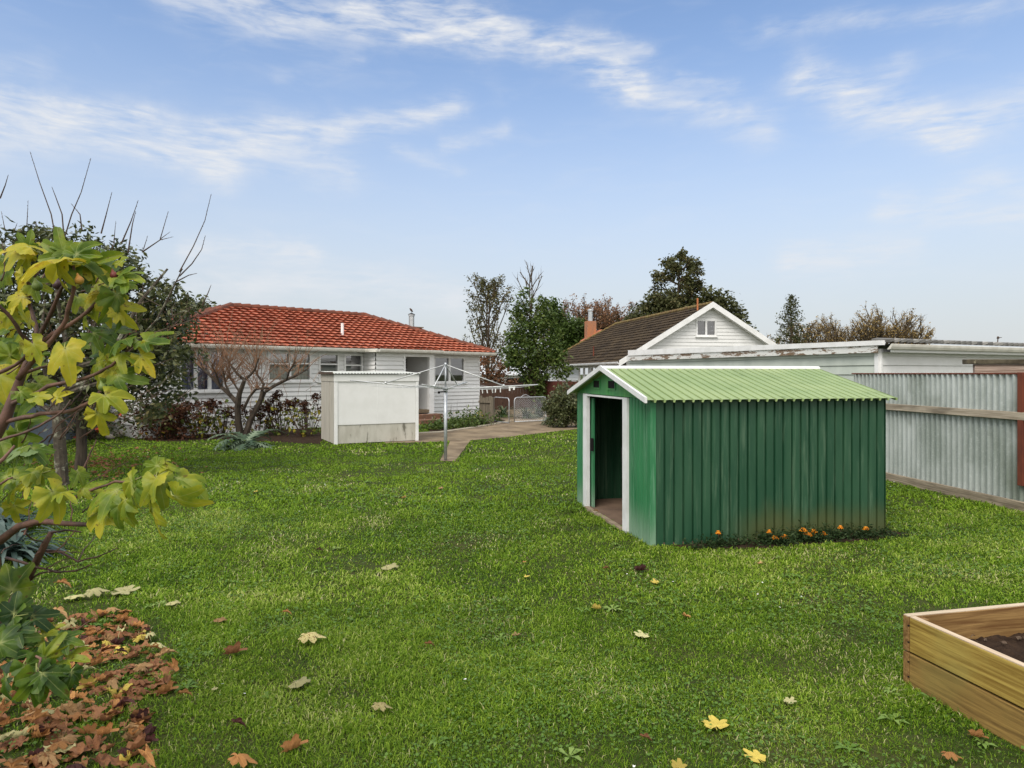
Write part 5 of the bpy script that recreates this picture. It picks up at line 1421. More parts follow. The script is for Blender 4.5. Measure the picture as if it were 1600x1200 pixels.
# ------------------------------------------------------------------ plants by the house
def heads_bush(label, px, py, w, hgt, nh_, leafy, seed, dense=0, Y=None):
    rng = random.Random(seed); b = G(px, py) if Y is None else V(((px - CX) / F * Y, Y, 0))
    t = thing('hydrangea_bush', label, 'shrub', b, 0, 'hydrangeas along the house wall')
    st = MB(); tops = []
    for k in range(max(nh_ * 2, 16)):
        a = rng.uniform(0, 6.28); r_ = w * rng.random() ** .6 * .5; e = V((math.cos(a) * r_, math.sin(a) * r_ * .7, hgt * rng.uniform(.55, 1.0)))
        st.tube([V((e.x * .25, e.y * .25, 0)), V((e.x * .7, e.y * .7, e.z * .55)), e], [.011, .009, .006], 4); tops.append(e)
    st.build('stems', m_twig, t)
    for k in range(nh_):
        e = tops[k]; r_ = rng.uniform(.085, .14)
        pts = [e + rdir(rng) * r_ * .8 for q in range(40)]
        leaf_cloud('flower_head', BROWNLEAF, t, pts, .05, 3, .012, (.0, .75), .8, 0, seed * 31 + k)
    low = [V((rng.gauss(0, w * .27), rng.gauss(0, w * .2), abs(rng.gauss(hgt * .35, hgt * .2)) + .04)) for k in range(int(leafy * 12))]
    leaf_cloud('leaves', YELLOWLEAF, t, low, .12, 3, .05, (.0, .95), .65, .4, seed)
    if dense:
        lo = [V((rng.gauss(0, w * .26), rng.gauss(0, w * .2), hgt * rng.random() ** .8 * .95)) for k in range(dense)]
        leaf_cloud('dry_leaves', BROWNLEAF, t, lo, .09, 7, .05, (0, .9), .6, .4, seed + 5)


heads_bush('large brown dried hydrangea at the left house corner', 258, 686, 1.7, 1.05, 14, 3, 91, 420)
heads_bush('hydrangea with yellow leaves under the curtained window', 312, 684, 1.3, 1.2, 9, 7, 92, 12)
heads_bush('hydrangea directly left of the bare tree trunk', 347, 682, 1.0, 1.0, 8, 3, 93, 12)
heads_bush('hydrangea hugging the base of the bare tree', 405, 680, 1.3, 1.1, 9, 4, 94, 20)
heads_bush('tall hydrangea under the two pane window', 440, 680, 1.3, 1.3, 12, 3.5, 95, 10)
heads_bush('hydrangea with large dark heads against the white garden cupboard', 479, 682, 1.2, 1.35, 12, 3.5, 96, 14)
# silver artichoke
def arching(name, label, cat, b, n, L, wdt, mat, seed, rise=.9, lob=False, group=None):
    rng = random.Random(seed); t = thing(name, label, cat, b, 0, group); mb = MB()
    for k in range(n):
        a = rng.uniform(0, 6.283); l = L * rng.uniform(.6, 1.1); el = rng.uniform(.35, 1.25) * rise; tt = rng.random()
        pts = []; p = V((rng.gauss(0, L * .06), rng.gauss(0, L * .06), .0)); e = el
        for i in range(6):
            pts.append(p); p = p + V((math.cos(a) * math.cos(e), math.sin(a) * math.cos(e), math.sin(e))) * l / 5; e -= .38
            p.z = max(p.z, .02)
        s = V((-math.sin(a), math.cos(a), 0)); W_ = wdt * rng.uniform(.7, 1.2)
        ww = [.4, .9, 1, .9, .6, .08]
        for i in range(5):
            w0, w1 = ww[i] * W_, ww[i + 1] * W_
            if lob: w0, w1 = w0 * .25, w1 * .25
            mb.poly([pts[i] - s * w0, pts[i] + s * w0, pts[i + 1] + s * w1, pts[i + 1] - s * w1], tt)
            if lob and i:
                for sg in (1, -1):
                    for h in (.25, .75):
                        c = pts[i].lerp(pts[i + 1], h); tip = c + s * sg * ww[i] * W_ * rng.uniform(.9, 1.3) + (pts[i + 1] - pts[i]) * .55 - V((0, 0, .02)); hw_ = (pts[i + 1] - pts[i]) * .22
                        mb.poly([c - hw_, tip, c + hw_], min(1, tt + .1))
    mb.build('leaves', mat, t)
    return t


arching('artichoke_plant', 'silvery green artichoke plant with jagged leaves on the lawn edge', 'plant', G(384, 699), 46, 1.05, .17, SILVERLEAF, 101, .95, True)
for k, (px, py, n_) in enumerate(((684, 671, 26), (702, 669, 26), (722, 667.5, 30), (742, 664, 34), (760, 659, 24))):
    b = G(px, py); rng = random.Random(110 + k); labs = ['low leafy plant beside the brick steps', 'low leafy plant left of the clothes pole in the side bed', 'bushy plant right of the clothes pole in the side bed', 'yellow flowering plant at the house corner', 'low plant at the foot of the gate post']
    t = thing('bedding_plant', labs[k], 'plant', b, 0, 'plants in the side bed')
    hh = (.25, .3, .45, .5, .3)[k]
    leaf_cloud('foliage', GREENLEAF, t, [V((rng.gauss(0, .28), rng.gauss(0, .18), abs(rng.gauss(0, hh * .5)) + .02)) for q in range(n_ * 4)], .1, 6, .05, (0, .8), .5, .1, 111 + k)
    if k in (3,):
        fl_ = MB()
        for q in range(26):
            c = V((rng.gauss(0, .3), rng.gauss(-.05, .2), rng.uniform(.25, .5))); fl_.poly([c + V((.03 * math.cos(a), .03 * math.sin(a), rng.uniform(-.01, .02))) for a in (0, 1.26, 2.5, 3.77, 5.0)])
        fl_.build('flowers', M('yellow_petal', (.5, .33, .03), (.42, .2, .03), 9, .7), t)
    if k == 2:
        s_ = MB()
        for q in range(8):
            x_ = rng.gauss(0, .2); s_.tube([(x_, 0, .1), (x_ + rng.gauss(0, .06), rng.gauss(0, .05), rng.uniform(.6, 1.0))], [.006, .003], 3)
        s_.build('stalks', m_twig, t)
FLAX = leafmat('flax_leaf', [(0, (.02, .04, .012)), (.6, (.05, .08, .025)), (1, (.11, .14, .05))], .15, .4, .4)
for k, (px, py, lab) in enumerate(((785, 654, 'strappy dark plant seen through the narrow open gate'), (823, 656, 'strappy plant behind the chain link gate'), (845, 654, 'strappy plant behind the right end of the chain gate'), (858, 664, 'strappy clump at the foot of the leafy bush'))):
    arching('strappy_plant', lab, 'plant', G(px, py) + V((0, .9 if k < 3 else 0, 0)), 70, 1.05 if k < 3 else .7, .028, FLAX, 120 + k, 1.2, False, 'strappy plants around the gates')
AGA = leafmat('blue_green_strap_leaf', [(0, (.015, .035, .025)), (.6, (.04, .075, .06)), (1, (.09, .13, .11))], .12, .35, .5)
arching('strappy_plant', 'blue green strappy plant low down behind the fig branches', 'plant', V((-5.15, 7.0, 0)), 110, .8, .022, AGA, 131, 1.0)
arching('strappy_plant', 'second blue green strappy plant partly cut by the left edge', 'plant', V((-6.0, 8.1, 0)), 90, .85, .022, AGA, 132, 1.0)

# camellia with red flowers left of the house corner
def red_shrub():
    rng = random.Random(140); b = V((-12.1, 19.6, 0)); t = thing('red_flowering_shrub', 'dark shrub with red flowers beside left corner of white house', 'shrub', b)
    pts = [V((rng.gauss(0, .45), rng.gauss(0, .4), abs(rng.gauss(.8, .5)))) for k in range(320)]
    mb = MB()
    for k in range(14):
        p = rng.choice(pts); mb.tube([V((0, 0, 0)), p * .5 + V((0, 0, .1)), p], [.02, .012, .005], 4)
    mb.build('stems', m_twig, t)
    leaf_cloud('foliage', DARKLEAF, t, pts, .09, 9, .07, (.1, .9), .5, .2, 141)
    red = M('red_petal', (.42, .03, .02), (.5, .08, .02), 8, .6)
    for px, py in ((140, 617), (133, 680), (118, 685), (187, 650), (158, 660), (178, 655), (152, 672), (126, 676)):
        c = P(px, py, 18.9) - b; f = MB()
        for q in range(9):
            a = q * 2.4; r_ = .035 + .006 * q; f.poly([c + V((math.cos(a) * r_ * .3, -.02, math.sin(a) * r_ * .3)), c + V((math.cos(a + .5) * r_, .01, math.sin(a + .5) * r_)), c + V((math.cos(a + 1.1) * r_, -.015, math.sin(a + 1.1) * r_))])
        f.build('flower', red, t)
red_shrub()
for k, (px, py, s_, lab) in enumerate(((184, 683, .19, 'pale rounded garden rock beside left house corner'), (172, 687, .13, 'smaller pale garden rock left of the rounded one'))):
    f = MB(); f.ball((0, 0, .08), s_, 12, 8, .5, .65, .12); o_ = f.build('rock', M('pale_rock_%d' % k, (.42, .38, .33), (.3, .27, .23), 5, .9, bstr=.4), None, True); o_.location = G(px, py); tag(o_, lab, 'rock')

# ------------------------------------------------------------------ marigolds along the shed
MARI_L = leafmat('marigold_leaf', [(0, (.008, .02, .006)), (.6, (.022, .045, .012)), (1, (.06, .09, .03))], .2, .6, .2)
m_mari = M('orange_petal', (.62, .19, .006), (.66, .29, .012), 30, .6)
mfl = [(1122, 833, 'single marigold farthest left with one small orange bloom'), (1202, 832, 'marigold with small bloom next to the low pair'), (1211, 848, 'marigold nearest the lawn with an orange bloom low down'), (1226, 843, 'low marigold with large orange bloom beside the nearest one'), (1255, 829, 'marigold at left of the thick orange group'), (1264, 836, 'marigold with wide bloom in front of the thick group'), (1271, 831, 'marigold in the middle of the thick orange group'), (1286, 834, 'marigold at right of the thick orange group'), (1313, 825, 'lone marigold right of the thick group'), (1353, 827, 'marigold farthest right near the shed back corner')]
for k, (px, py, lab) in enumerate(mfl):
    rng = random.Random(150 + k)
    # base on the strip of soil in front of the long wall
    s_ = px_on(SHED_O, SU, SV, px, -.15); off = -.10 - .10 * ((py - 826) / 20); base = SHED_O + SU * px_on(SHED_O, SU, SV, px, off) + SV * off
    z = H + (HY - py) / F * base.y; z = max(.07, min(.34, z))
    t = thing('marigold_plant', lab, 'plant', base, 0, 'marigolds along the shed wall')
    st = MB(); st.tube([V((0, 0, 0)), V((rng.uniform(-.02, .02), 0, z * .5)), V((0, 0, z))], .004, 5); st.build('stem', m_twig, t)
    leaf_cloud('foliage', MARI_L, t, [V((rng.gauss(0, .09), rng.gauss(0, .06), abs(rng.gauss(0, .06)) + .01)) for q in range(44)], .04, 8, .025, (0, 1), .35, 0, 151 + k)
    for q in range(1 if k not in (6, 4) else 2):
        f = MB(); c = V((.0, 0, z)) if q == 0 else V((rng.uniform(-.07, .05), -.03, z * .75)); rr = (.034 if k in (0, 1, 8) else .048) * (1 if q == 0 else .6)
        for lay in range(3):
            for i in range(8):
                a = i * .785 + lay * .4; r_ = rr * (1 - lay * .25); e = V((math.cos(a), math.sin(a), 0)); s2 = V((-math.sin(a), math.cos(a), 0))
                f.poly([c + V((0, 0, lay * .006)), c + e * r_ * .8 - s2 * r_ * .35 + V((0, 0, .012 * lay + rng.uniform(0, .008))), c + e * r_ + V((0, 0, .008 * lay - .006)), c + e * r_ * .8 + s2 * r_ * .35 + V((0, 0, .012 * lay + rng.uniform(0, .008)))])
        f.ball(c + V((0, 0, .006)), rr * .5, 6, 4, sz=.7); f.build('flower', m_mari, t)
rng = random.Random(170); low = []
for k in range(230):
    s_ = .35 + 2.75 * rng.random(); low.append(SHED_O + SU * s_ - SV * (.05 + .22 * rng.random()) + V((0, 0, .01 + .07 * rng.random() * rng.random())))
o_ = leaf_cloud('ground_weeds', MARI_L, None, low, .035, 9, .03, (0, 1), .5, 0, 171); tag(o_, kind='stuff')

# ------------------------------------------------------------------ fig leaves
FIGLOBES = ((0.0, 1.0, .33), (.84, .86, .31), (-.84, .86, .31), (1.7, .6, .36), (-1.7, .6, .36))
def fig_outline(th, base=.46, ws=1.0, lob=FIGLOBES):
    r_ = base if abs(th) < 2.5 else base * .55
    for a, L, w in lob: r_ = max(r_, base + (L - base) * math.exp(-abs((th - a) / (w * ws)) ** 3.2)) if abs(th - a) < 1.2 else r_
    return r_


def fig_leaf(mb, base, d, n, size, rng, tone, droop=.25, curl=0.0, fine=True, cup=.1, dead=False):
    """one lobed leaf: base point, tip direction d, upper side n"""
    d = V(d).normalized(); n = V(n); s = n.cross(d); bend = rng.uniform(-.35, .35)
    if s.length < 1e-3: s = V((1, 0, 0)).cross(d)
    s.normalize(); n = d.cross(s).normalized()
    axes = [a for a, _, _ in FIGLOBES]; st = .10 if fine else .22
    ths = set()
    t_ = -2.75
    while t_ <= 2.75: ths.add(round(t_, 3)); t_ += st
    ths = [x for x in ths if all(abs(x - a) > st * .5 for a in axes)] + [x for a in axes for x in (a - .035, a, a + .035)]
    ths.sort(); rings = (.28, .6, .85, 1.0) if fine else (.4, .75, 1.0)
    ph = rng.uniform(0, 6); i0 = mb.vert(base, tone, 1.0); prev = None
    bs_, ws_ = (rng.uniform(.42, .53), rng.uniform(.85, 1.1)) if not (curl or dead) else (rng.uniform(.46, .56), rng.uniform(.95, 1.15)); sc = [rng.uniform(.78, 1.14) for _ in axes]; f1, f2 = rng.uniform(2, 4), rng.uniform(0, 6)
    for th in ths:
        ro = fig_outline(th, bs_, ws_) * (1 + .035 * math.sin(23 * th + ph)); k = min(range(5), key=lambda q: abs(th - axes[q])); ro *= 1 + (sc[k] - 1) * max(0, 1 - abs(th - axes[k]) * 2)
        da = abs(th - axes[k]); vein = 1.0 if da < 1e-6 else 0.0
        row = []
        for q in rings:
            r_ = ro * q * size; x, y = r_ * math.cos(th), r_ * math.sin(th)
            rr = r_ / size
            z = -droop * size * rr * rr + cup * size * min(da, .45) * rr * 1.6 + size * .06 * math.sin(f1 * th + f2 + 4 * rr) * rr + size * .018 * math.sin(11 * rr + 5 * th + f2)
            if curl:                                            # dead leaves roll up along their length
                a = curl * y / size; rad = size / curl
                y, z = rad * math.sin(a) * .9, z + rad * (1 - math.cos(a)) * .8
                z += size * (.3 * abs(curl) * .3 * rr * rr * (1 if k else -.2) + .09 * math.sin(9 * rr + f2) * rr + .07 * math.sin(7 * th + f2))
            y += bend * size * rr * rr * (1 if x > 0 else .3); w = vein * (1 - .5 * q)
            row.append(mb.vert(base + d * x + s * y + n * z, tone + (.16 * max(0, q - .7) if fine else 0) * rng.uniform(.3, 1.0), w))
        if prev:
            mb.f.append((i0, prev[0], row[0]))
            for q in range(len(rings) - 1): mb.f.append((prev[q], prev[q + 1], row[q + 1], row[q]))
        prev = row


FIGLEAF = leafmat('fig_leaf', [(0.0, (.022, .055, .012)), (.2, (.075, .14, .014)), (.38, (.17, .24, .018)), (.55, (.31, .33, .022)), (.75, (.47, .42, .03)), (.9, (.56, .44, .035)), (1.0, (.34, .18, .035))], .42, .48, .35, vein=(.42, .45, .16), spots=.75)
FIGUNDER = leafmat('pale_fig_leaf_underside', [(0.0, (.12, .2, .08)), (.5, (.22, .3, .12)), (1.0, (.36, .38, .16))], .35, .6, .2, vein=(.45, .48, .25))


def fig_tree():
    rng = random.Random(200); Y0 = 2.75
    b = V((-2.55, 3.0, 0)); t = thing('fig_tree', 'yellowing fig tree with lobed leaves and reddish branches at left edge', 'tree', b)
    q = lambda px, py, Y=Y0: P(px, py, Y) - b
    mb = MB()
    def limb(pts, r0, r1, Ya=Y0, Yb=None, n=8):
        Yb = Yb or Ya; k = len(pts) - 1
        raw = [q(x + rng.uniform(-1.5, 1.5), y + rng.uniform(-1.5, 1.5), Ya + (Yb - Ya) * i / k) for i, (x, y) in enumerate(pts)]; pp, rr = [], []
        for i in range(k):
            for s_ in (0, .5):
                pp.append(raw[i].lerp(raw[i + 1], s_) + rdir(rng) * .003); f_ = (i + s_) / k; rr.append((r0 + (r1 - r0) * f_) * .6 * (1.16 if s_ == 0 else .95))
        pp.append(raw[-1]); rr.append(r1 * .6)
        mb.tube(pp, rr, n, rng.random(), jit=.06)
    root = V((0, 0, 0))
    mb.tube([root, V((.05, -.05, .5)), V((.25, -.1, 1.1)), q(-60, 745, 2.8), q(-12, 690, 2.75), q(10, 650, 2.72), q(22, 618), q(38, 578), q(50, 548)], [.05, .04, .033, .027, .024, .021, .018, .015, .012], 10, jit=.05)
    limb([(50, 548), (56, 530), (55, 510), (50, 490), (46, 470), (45, 440), (44, 415)], .018, .010, 2.75, 2.85)
    limb([(54, 540), (66, 515), (82, 487), (92, 462), (103, 440), (107, 425)], .014, .009, 2.74, 2.6)
    limb([(30, 590), (52, 562), (75, 537), (92, 518), (103, 500), (109, 475), (114, 452), (116, 425), (114, 405)], .017, .009, 2.7, 2.55)
    limb([(48, 552), (62, 535), (85, 522), (112, 508), (138, 485), (162, 463), (180, 447)], .016, .009, 2.75, 2.7)
    limb([(50, 545), (38, 528), (25, 510), (12, 490), (-8, 470)], .014, .010, 2.72, 2.6)
    limb([(20, 632), (45, 620), (75, 605), (105, 597), (137, 590), (158, 582), (175, 571), (192, 556), (208, 540)], .014, .008, 2.7, 2.62)
    limb([(40, 582), (65, 575), (85, 570), (112, 566)], .010, .006, 2.73, 2.8)
    limb([(-20, 592), (10, 577), (35, 562), (50, 545)], .013, .01, 2.68, 2.72)
    limb([(10, 658), (35, 652), (63, 648), (92, 646), (117, 641), (140, 628), (158, 612)], .015, .009, 2.72, 2.6)
    limb([(-25, 695), (15, 683), (47, 674), (72, 660), (97, 643), (112, 625)], .009, .005, 2.5, 2.55)
    limb([(-30, 745), (5, 715), (22, 695)], .012, .007, 2.4, 2.45)
    limb([(-30, 620), (2, 600), (12, 580), (10, 560)], .011, .006, 2.9, 2.9)
    # low limbs reaching over the lawn
    mb.tube([V((.05, -.05, .5)), q(-120, 880, 3.0), q(-30, 855, 2.9), q(0, 845, 2.85), q(30, 822, 2.8), q(63, 814, 2.75), q(100, 818, 2.7), q(140, 820, 2.62)], [.036, .028, .021, .018, .015, .013, .010, .008], 8, jit=.05)
    mb.tube([V((.1, -.1, .15)), q(-40, 1010, 3.2), q(10, 960, 3.3), q(28, 928, 3.3), q(45, 900, 3.3), q(58, 875, 3.25), q(70, 850, 3.2), q(80, 832, 3.2)], [.036, .029, .024, .022, .02, .018, .015, .012], 8, jit=.05)
    limb([(80, 831), (100, 828), (125, 831)], .009, .006, 3.2, 3.1); limb([(70, 859), (92, 862), (108, 871), (122, 876), (150, 869), (184, 857)], .010, .004, 3.25, 3.1)
    limb([(122, 876), (133, 858), (150, 836)], .006, .003, 3.2, 3.5); limb([(10, 872), (35, 880), (62, 889), (90, 894), (118, 893), (143, 883)], .011, .005, 3.3, 3.1); limb([(47, 905), (62, 897), (80, 893), (100, 888), (118, 882)], .008, .003, 3.3, 3.2)
    limb([(-10, 913), (15, 920), (30, 927)], .008, .006, 3.2, 3.3); limb([(38, 830), (52, 842), (68, 848)], .006, .005, 2.85, 3.2)
    limb([(60, 820), (75, 800), (92, 786), (120, 775), (150, 762), (180, 752), (205, 752), (232, 740), (246, 745)], .011, .005, 2.78, 2.4)
    limb([(64, 815), (75, 790), (80, 765)], .008, .004, 2.78, 2.7); limb([(112, 766), (130, 730), (142, 705), (152, 688)], .008, .003, 2.7, 2.75)
    limb([(135, 755), (165, 740), (200, 722)], .004, .002, 3.0, 3.1); limb([(62, 985), (90, 988), (115, 985), (132, 978), (146, 968)], .008, .003, 2.7, 2.6)
    limb([(-20, 770), (8, 752), (20, 745)], .008, .005, 2.6, 2.6); limb([(-20, 1000), (30, 1010), (62, 1030), (60, 1052)], .010, .004, 2.5, 2.3)
    for k in range(46):
        x, y = rng.uniform(-30, 150), rng.uniform(400, 900)
        if 690 < y < 800 and x > 90: continue
        a = rng.uniform(.2, 1.5); l = rng.uniform(30, 80); c_ = rng.uniform(-.4, .4); Y = rng.uniform(2.7, 3.3)
        limb([(x + l * s_ * math.cos(a + c_ * s_), y - l * s_ * math.sin(a + c_ * s_)) for s_ in (0, .25, .5, .75, 1)], .0055, .002, Y, Y + rng.uniform(-.15, .15), 5)
    mb.build('branch', m_fig, t, True)
    # leaves: base column/row, heading in degrees (0 right, 90 up), length in pixels, tone, distance
    L = [(40, 388, 195, 62, .74, 2.7), (46, 386, 150, 50, .7, 2.65), (42, 388, 58, 30, .35, 2.7), (44, 398, 235, 40, .62, 2.75), (100, 396, 152, 52, .36, 2.6), (104, 396, 110, 34, .34, 2.6), (120, 398, 60, 48, .33, 2.55), (98, 408, 183, 72, .78, 2.5), (92, 412, 238, 45, .7, 2.5),
         (116, 405, -14, 58, .36, 2.6), (118, 412, -42, 44, .22, 2.6), (136, 412, -40, 56, .38, 2.65), (172, 416, 98, 32, .3, 2.7), (182, 436, 38, 44, .34, 2.6), (190, 432, 0, 54, .33, 2.6), (36, 430, 240, 34, .74, 2.8), (36, 464, 172, 46, .78, 2.8), (24, 478, 208, 40, .7, 2.8), (14, 482, -62, 42, .32, 2.85),
         (52, 446, -15, 40, .42, 2.8), (162, 458, 186, 36, .7, 2.7), (158, 462, 200, 66, .68, 2.72), (140, 480, 225, 40, .5, 2.75), (176, 456, 16, 48, .34, 2.7), (182, 460, -52, 54, .35, 2.65), (172, 472, -66, 52, .74, 2.65), (184, 486, -50, 34, .76, 2.65), (168, 512, -18, 44, .3, 2.8), (160, 516, 200, 46, .18, 2.85),
         (196, 530, 206, 48, .24, 2.6), (226, 533, -2, 46, .34, 2.6), (230, 535, -40, 20, .68, 2.6), (102, 545, -64, 54, .8, 2.5), (190, 552, -16, 48, .44, 2.6), (220, 556, -32, 40, .74, 2.6), (180, 578, 200, 42, .5, 2.65), (184, 586, -24, 46, .36, 2.6), (172, 594, -14, 38, .36, 2.65), (155, 566, 215, 36, .55, 2.7),
         (89, 622, 82, 28, .72, 2.6), (164, 618, -34, 50, .5, 2.5), (152, 645, -60, 46, .72, 2.5), (26, 664, 65, 62, .3, 3.0), (30, 676, -70, 52, .27, 2.9), (12, 600, 100, 52, .3, 3.1), (20, 560, 40, 50, .22, 3.1), (40, 556, 20, 44, .2, 3.1), (8, 540, -30, 52, .24, 3.1), (60, 600, -30, 38, .34, 2.9), (-4, 640, 40, 50, .3, 3.0), (46, 702, 190, 46, .26, 2.5), (50, 700, -25, 44, .24, 2.5), (34, 700, 220, 40, .25, 2.5),
         (52, 738, 12, 46, .55, 2.6), (60, 742, 215, 50, .6, 2.6), (26, 760, 240, 40, .62, 2.9), (22, 790, -80, 40, .68, 2.9), (10, 745, 170, 40, .45, 2.7),
         (82, 768, -52, 54, .56, 2.5), (96, 770, 15, 32, .5, 2.5), (122, 738, -60, 32, .36, 2.6), (130, 764, 5, 32, .45, 2.6), (134, 768, 165, 22, .5, 2.6),
         (246, 728, 168, 34, .4, 2.35), (248, 727, 10, 30, .4, 2.35), (244, 746, 228, 56, .46, 2.3), (246, 748, -60, 50, .5, 2.3), (206, 752, 215, 54, .42, 2.4), (212, 762, -95, 50, .5, 2.35), (278, 747, -16, 58, .44, 2.35), (274, 776, -38, 58, .52, 2.25), (182, 766, 200, 62, .4, 2.5), (238, 796, -72, 62, .55, 2.3), (196, 782, 235, 46, .5, 2.42), (164, 802, 214, 54, .68, 2.5), (188, 790, 250, 48, .42, 2.45)]
    lower = [(22, 958, 100, 46, .1, 2.5), (24, 962, 200, 46, .12, 2.5), (50, 962, -30, 44, .06, 2.55), (16, 990, -70, 50, .2, 2.45), (28, 985, 20, 44, .16, 2.45), (20, 1030, 20, 46, .12, 2.4), (10, 1060, 220, 50, .14, 2.4), (40, 1040, -60, 48, .14, 2.35), (58, 1054, -85, 66, .18, 2.3), (60, 1056, -150, 50, .18, 2.3), (66, 1052, -35, 52, .16, 2.3), (94, 1056, -40, 44, .14, 2.35), (112, 1050, -80, 34, .14, 2.35), (98, 998, -10, 36, .2, 2.5), (104, 1030, 10, 40, .5, 2.5), (66, 992, 10, 44, .56, 2.55), (30, 1010, 170, 44, .1, 2.45), (76, 1004, -30, 40, .3, 2.55), (0, 1005, 30, 50, .16, 2.4), (70, 1028, 60, 36, .45, 2.45)]
    lm, um, pt = MB(), MB(), MB()
    for (px, py, ang, ln, tone, Y) in L + lower:
        low = (px, py, ang, ln, tone, Y) in lower
        a = R(ang + rng.uniform(-8, 8)); dy = rng.uniform(-.45, .35); d = V((math.cos(a), dy, math.sin(a)))
        n = V((rng.gauss(0, .5), -.7 + rng.gauss(0, .35), .7 + rng.gauss(0, .4)))
        if low: n = V((.5 + rng.gauss(0, .3), -.7, .8))
        base = q(px, py, Y); size = ln * .84 / F * Y
        pale = tone == .3 and rng.random() < .4 or (tone in (.22, .26, .24) and rng.random() < .6)
        fig_leaf(um if pale else lm, base, d, n, size, rng, min(.98, max(0.0, tone - .04 + rng.uniform(-.09, .09))), rng.uniform(.1, .75), 0, True, rng.uniform(.0, .55))
        tg = um if pale else lm; bk = base - d * size * .35 + V((rng.uniform(-.01, .01), .02, -.01)); i_ = len(tg.v); tg.tube([base, base - d * size * .15 - V((0, 0, .004)), bk], [.0026, .0022, .0028], 5, tone)
        for k_ in range(i_, len(tg.v)): tg.w[k_] = 1.0
    for k in range(34):
        px, py = rng.uniform(-10, 200), rng.uniform(390, 620); a = R(rng.uniform(-60, 200)); Y = rng.uniform(2.6, 3.1)
        fig_leaf(lm, q(px, py, Y), V((math.cos(a), rng.uniform(-.5, .3), math.sin(a))), V((rng.gauss(0, .5), -.6, .7)), rng.uniform(.05, .1), rng, rng.uniform(.2, .75), rng.uniform(.1, .6), 0, True, rng.uniform(0, .5))
    # a few more leaves deeper in the bush and out of frame
    for k in range(46):
        px, py = rng.uniform(-260, 30), rng.uniform(360, 1000); Y = rng.uniform(2.7, 3.3); a = rng.uniform(0, 6.28)
        fig_leaf(lm, q(px, py, Y), V((math.cos(a), rng.uniform(-.4, .4), math.sin(a))), V((rng.gauss(0, .4), -.6, .8)), rng.uniform(.1, .17), rng, rng.uniform(.15, .7), .3, 0, False, .2)
    lm.build('foliage', FIGLEAF, t, True); um.build('pale_foliage', FIGUNDER, t, True)
    gfig = M('green_fig_skin', (.1, .16, .03), (.16, .2, .05), 12, .5); rfig = M('ripe_fig_skin', (.13, .03, .03), (.24, .06, .04), 12, .5); ofig = M('orange_fig_skin', (.45, .2, .04), (.35, .24, .04), 12, .5); dfig = M('dark_fig_skin', (.05, .025, .03), (.08, .04, .04), 12, .5)
    for px, py, r_, mt, Y in ((58, 447, 8, gfig, 2.7), (90, 445, 8, dfig, 2.68), (124, 438, 7, ofig, 2.5), (178, 430, 6, rfig, 2.62), (117, 420, 6, gfig, 2.6), (212, 536, 6, gfig, 2.6), (160, 605, 6.5, gfig, 2.55), (259, 747, 5, rfig, 2.33)):
        f = MB(); c = q(px, py, Y); rr = r_ / F * Y; ax = V((.3, 0, -1)).normalized()
        f.tube([c - ax * rr * 1.7, c - ax * rr * 1.1, c - ax * rr * .5, c, c + ax * rr * .6, c + ax * rr * .95], [rr * .12, rr * .35, rr * .8, rr, rr * .8, rr * .2], 10); f.build('fig_fruit', mt, t, True)
fig_tree()

# ------------------------------------------------------------------ fallen fig leaves
def deadmat(name, c1, c2, c3, lo=.4, hi=.65, hole=.2):
    m, nt, out = newmat(name)
    co = N(nt, 'ShaderNodeTexCoord').outputs['Object']; oi = N(nt, 'ShaderNodeObjectInfo').outputs['Random']
    mp = N(nt, 'ShaderNodeVectorMath', operation='ADD', ins={0: co, 1: N(nt, 'ShaderNodeCombineXYZ', ins={0: math_(nt, 'MULTIPLY', oi, 9.0), 1: oi, 2: oi}).outputs[0]}).outputs[0]
    a = N(nt, 'ShaderNodeAttribute', attribute_name='tone').outputs['Fac']; w = N(nt, 'ShaderNodeAttribute', attribute_name='vein').outputs['Fac']
    n1 = noise_(nt, mp, 11, 5, .65); col = mixc(nt, a, c1, c2); col = mixc(nt, step_(nt, n1, lo + .1, hi + .1), col, c3)
    col = mixc(nt, math_(nt, 'MULTIPLY', w, .5), col, tuple(min(1, x * 1.5) for x in c2))
    hs = N(nt, 'ShaderNodeHueSaturation', ins={'Value': math_(nt, 'ADD', .75, math_(nt, 'MULTIPLY', oi, .55)), 'Color': col})
    b = N(nt, 'ShaderNodeBsdfPrincipled', ins={'Base Color': hs.outputs[0], 'Roughness': .6, 'Specular IOR Level': .25})
    bp = N(nt, 'ShaderNodeBump', ins={'Strength': .5, 'Distance': .006, 'Height': math_(nt, 'ADD', noise_(nt, mp, 55, 4), w)}); nt.links.new(bp.outputs[0], b.inputs['Normal'])
    t = N(nt, 'ShaderNodeBsdfTranslucent', ins={'Color': hs.outputs[0]}); mx = N(nt, 'ShaderNodeMixShader', ins={0: .2, 1: b.outputs[0], 2: t.outputs[0]}); nt.links.new(mx.outputs[0], out.inputs[0])
    return m


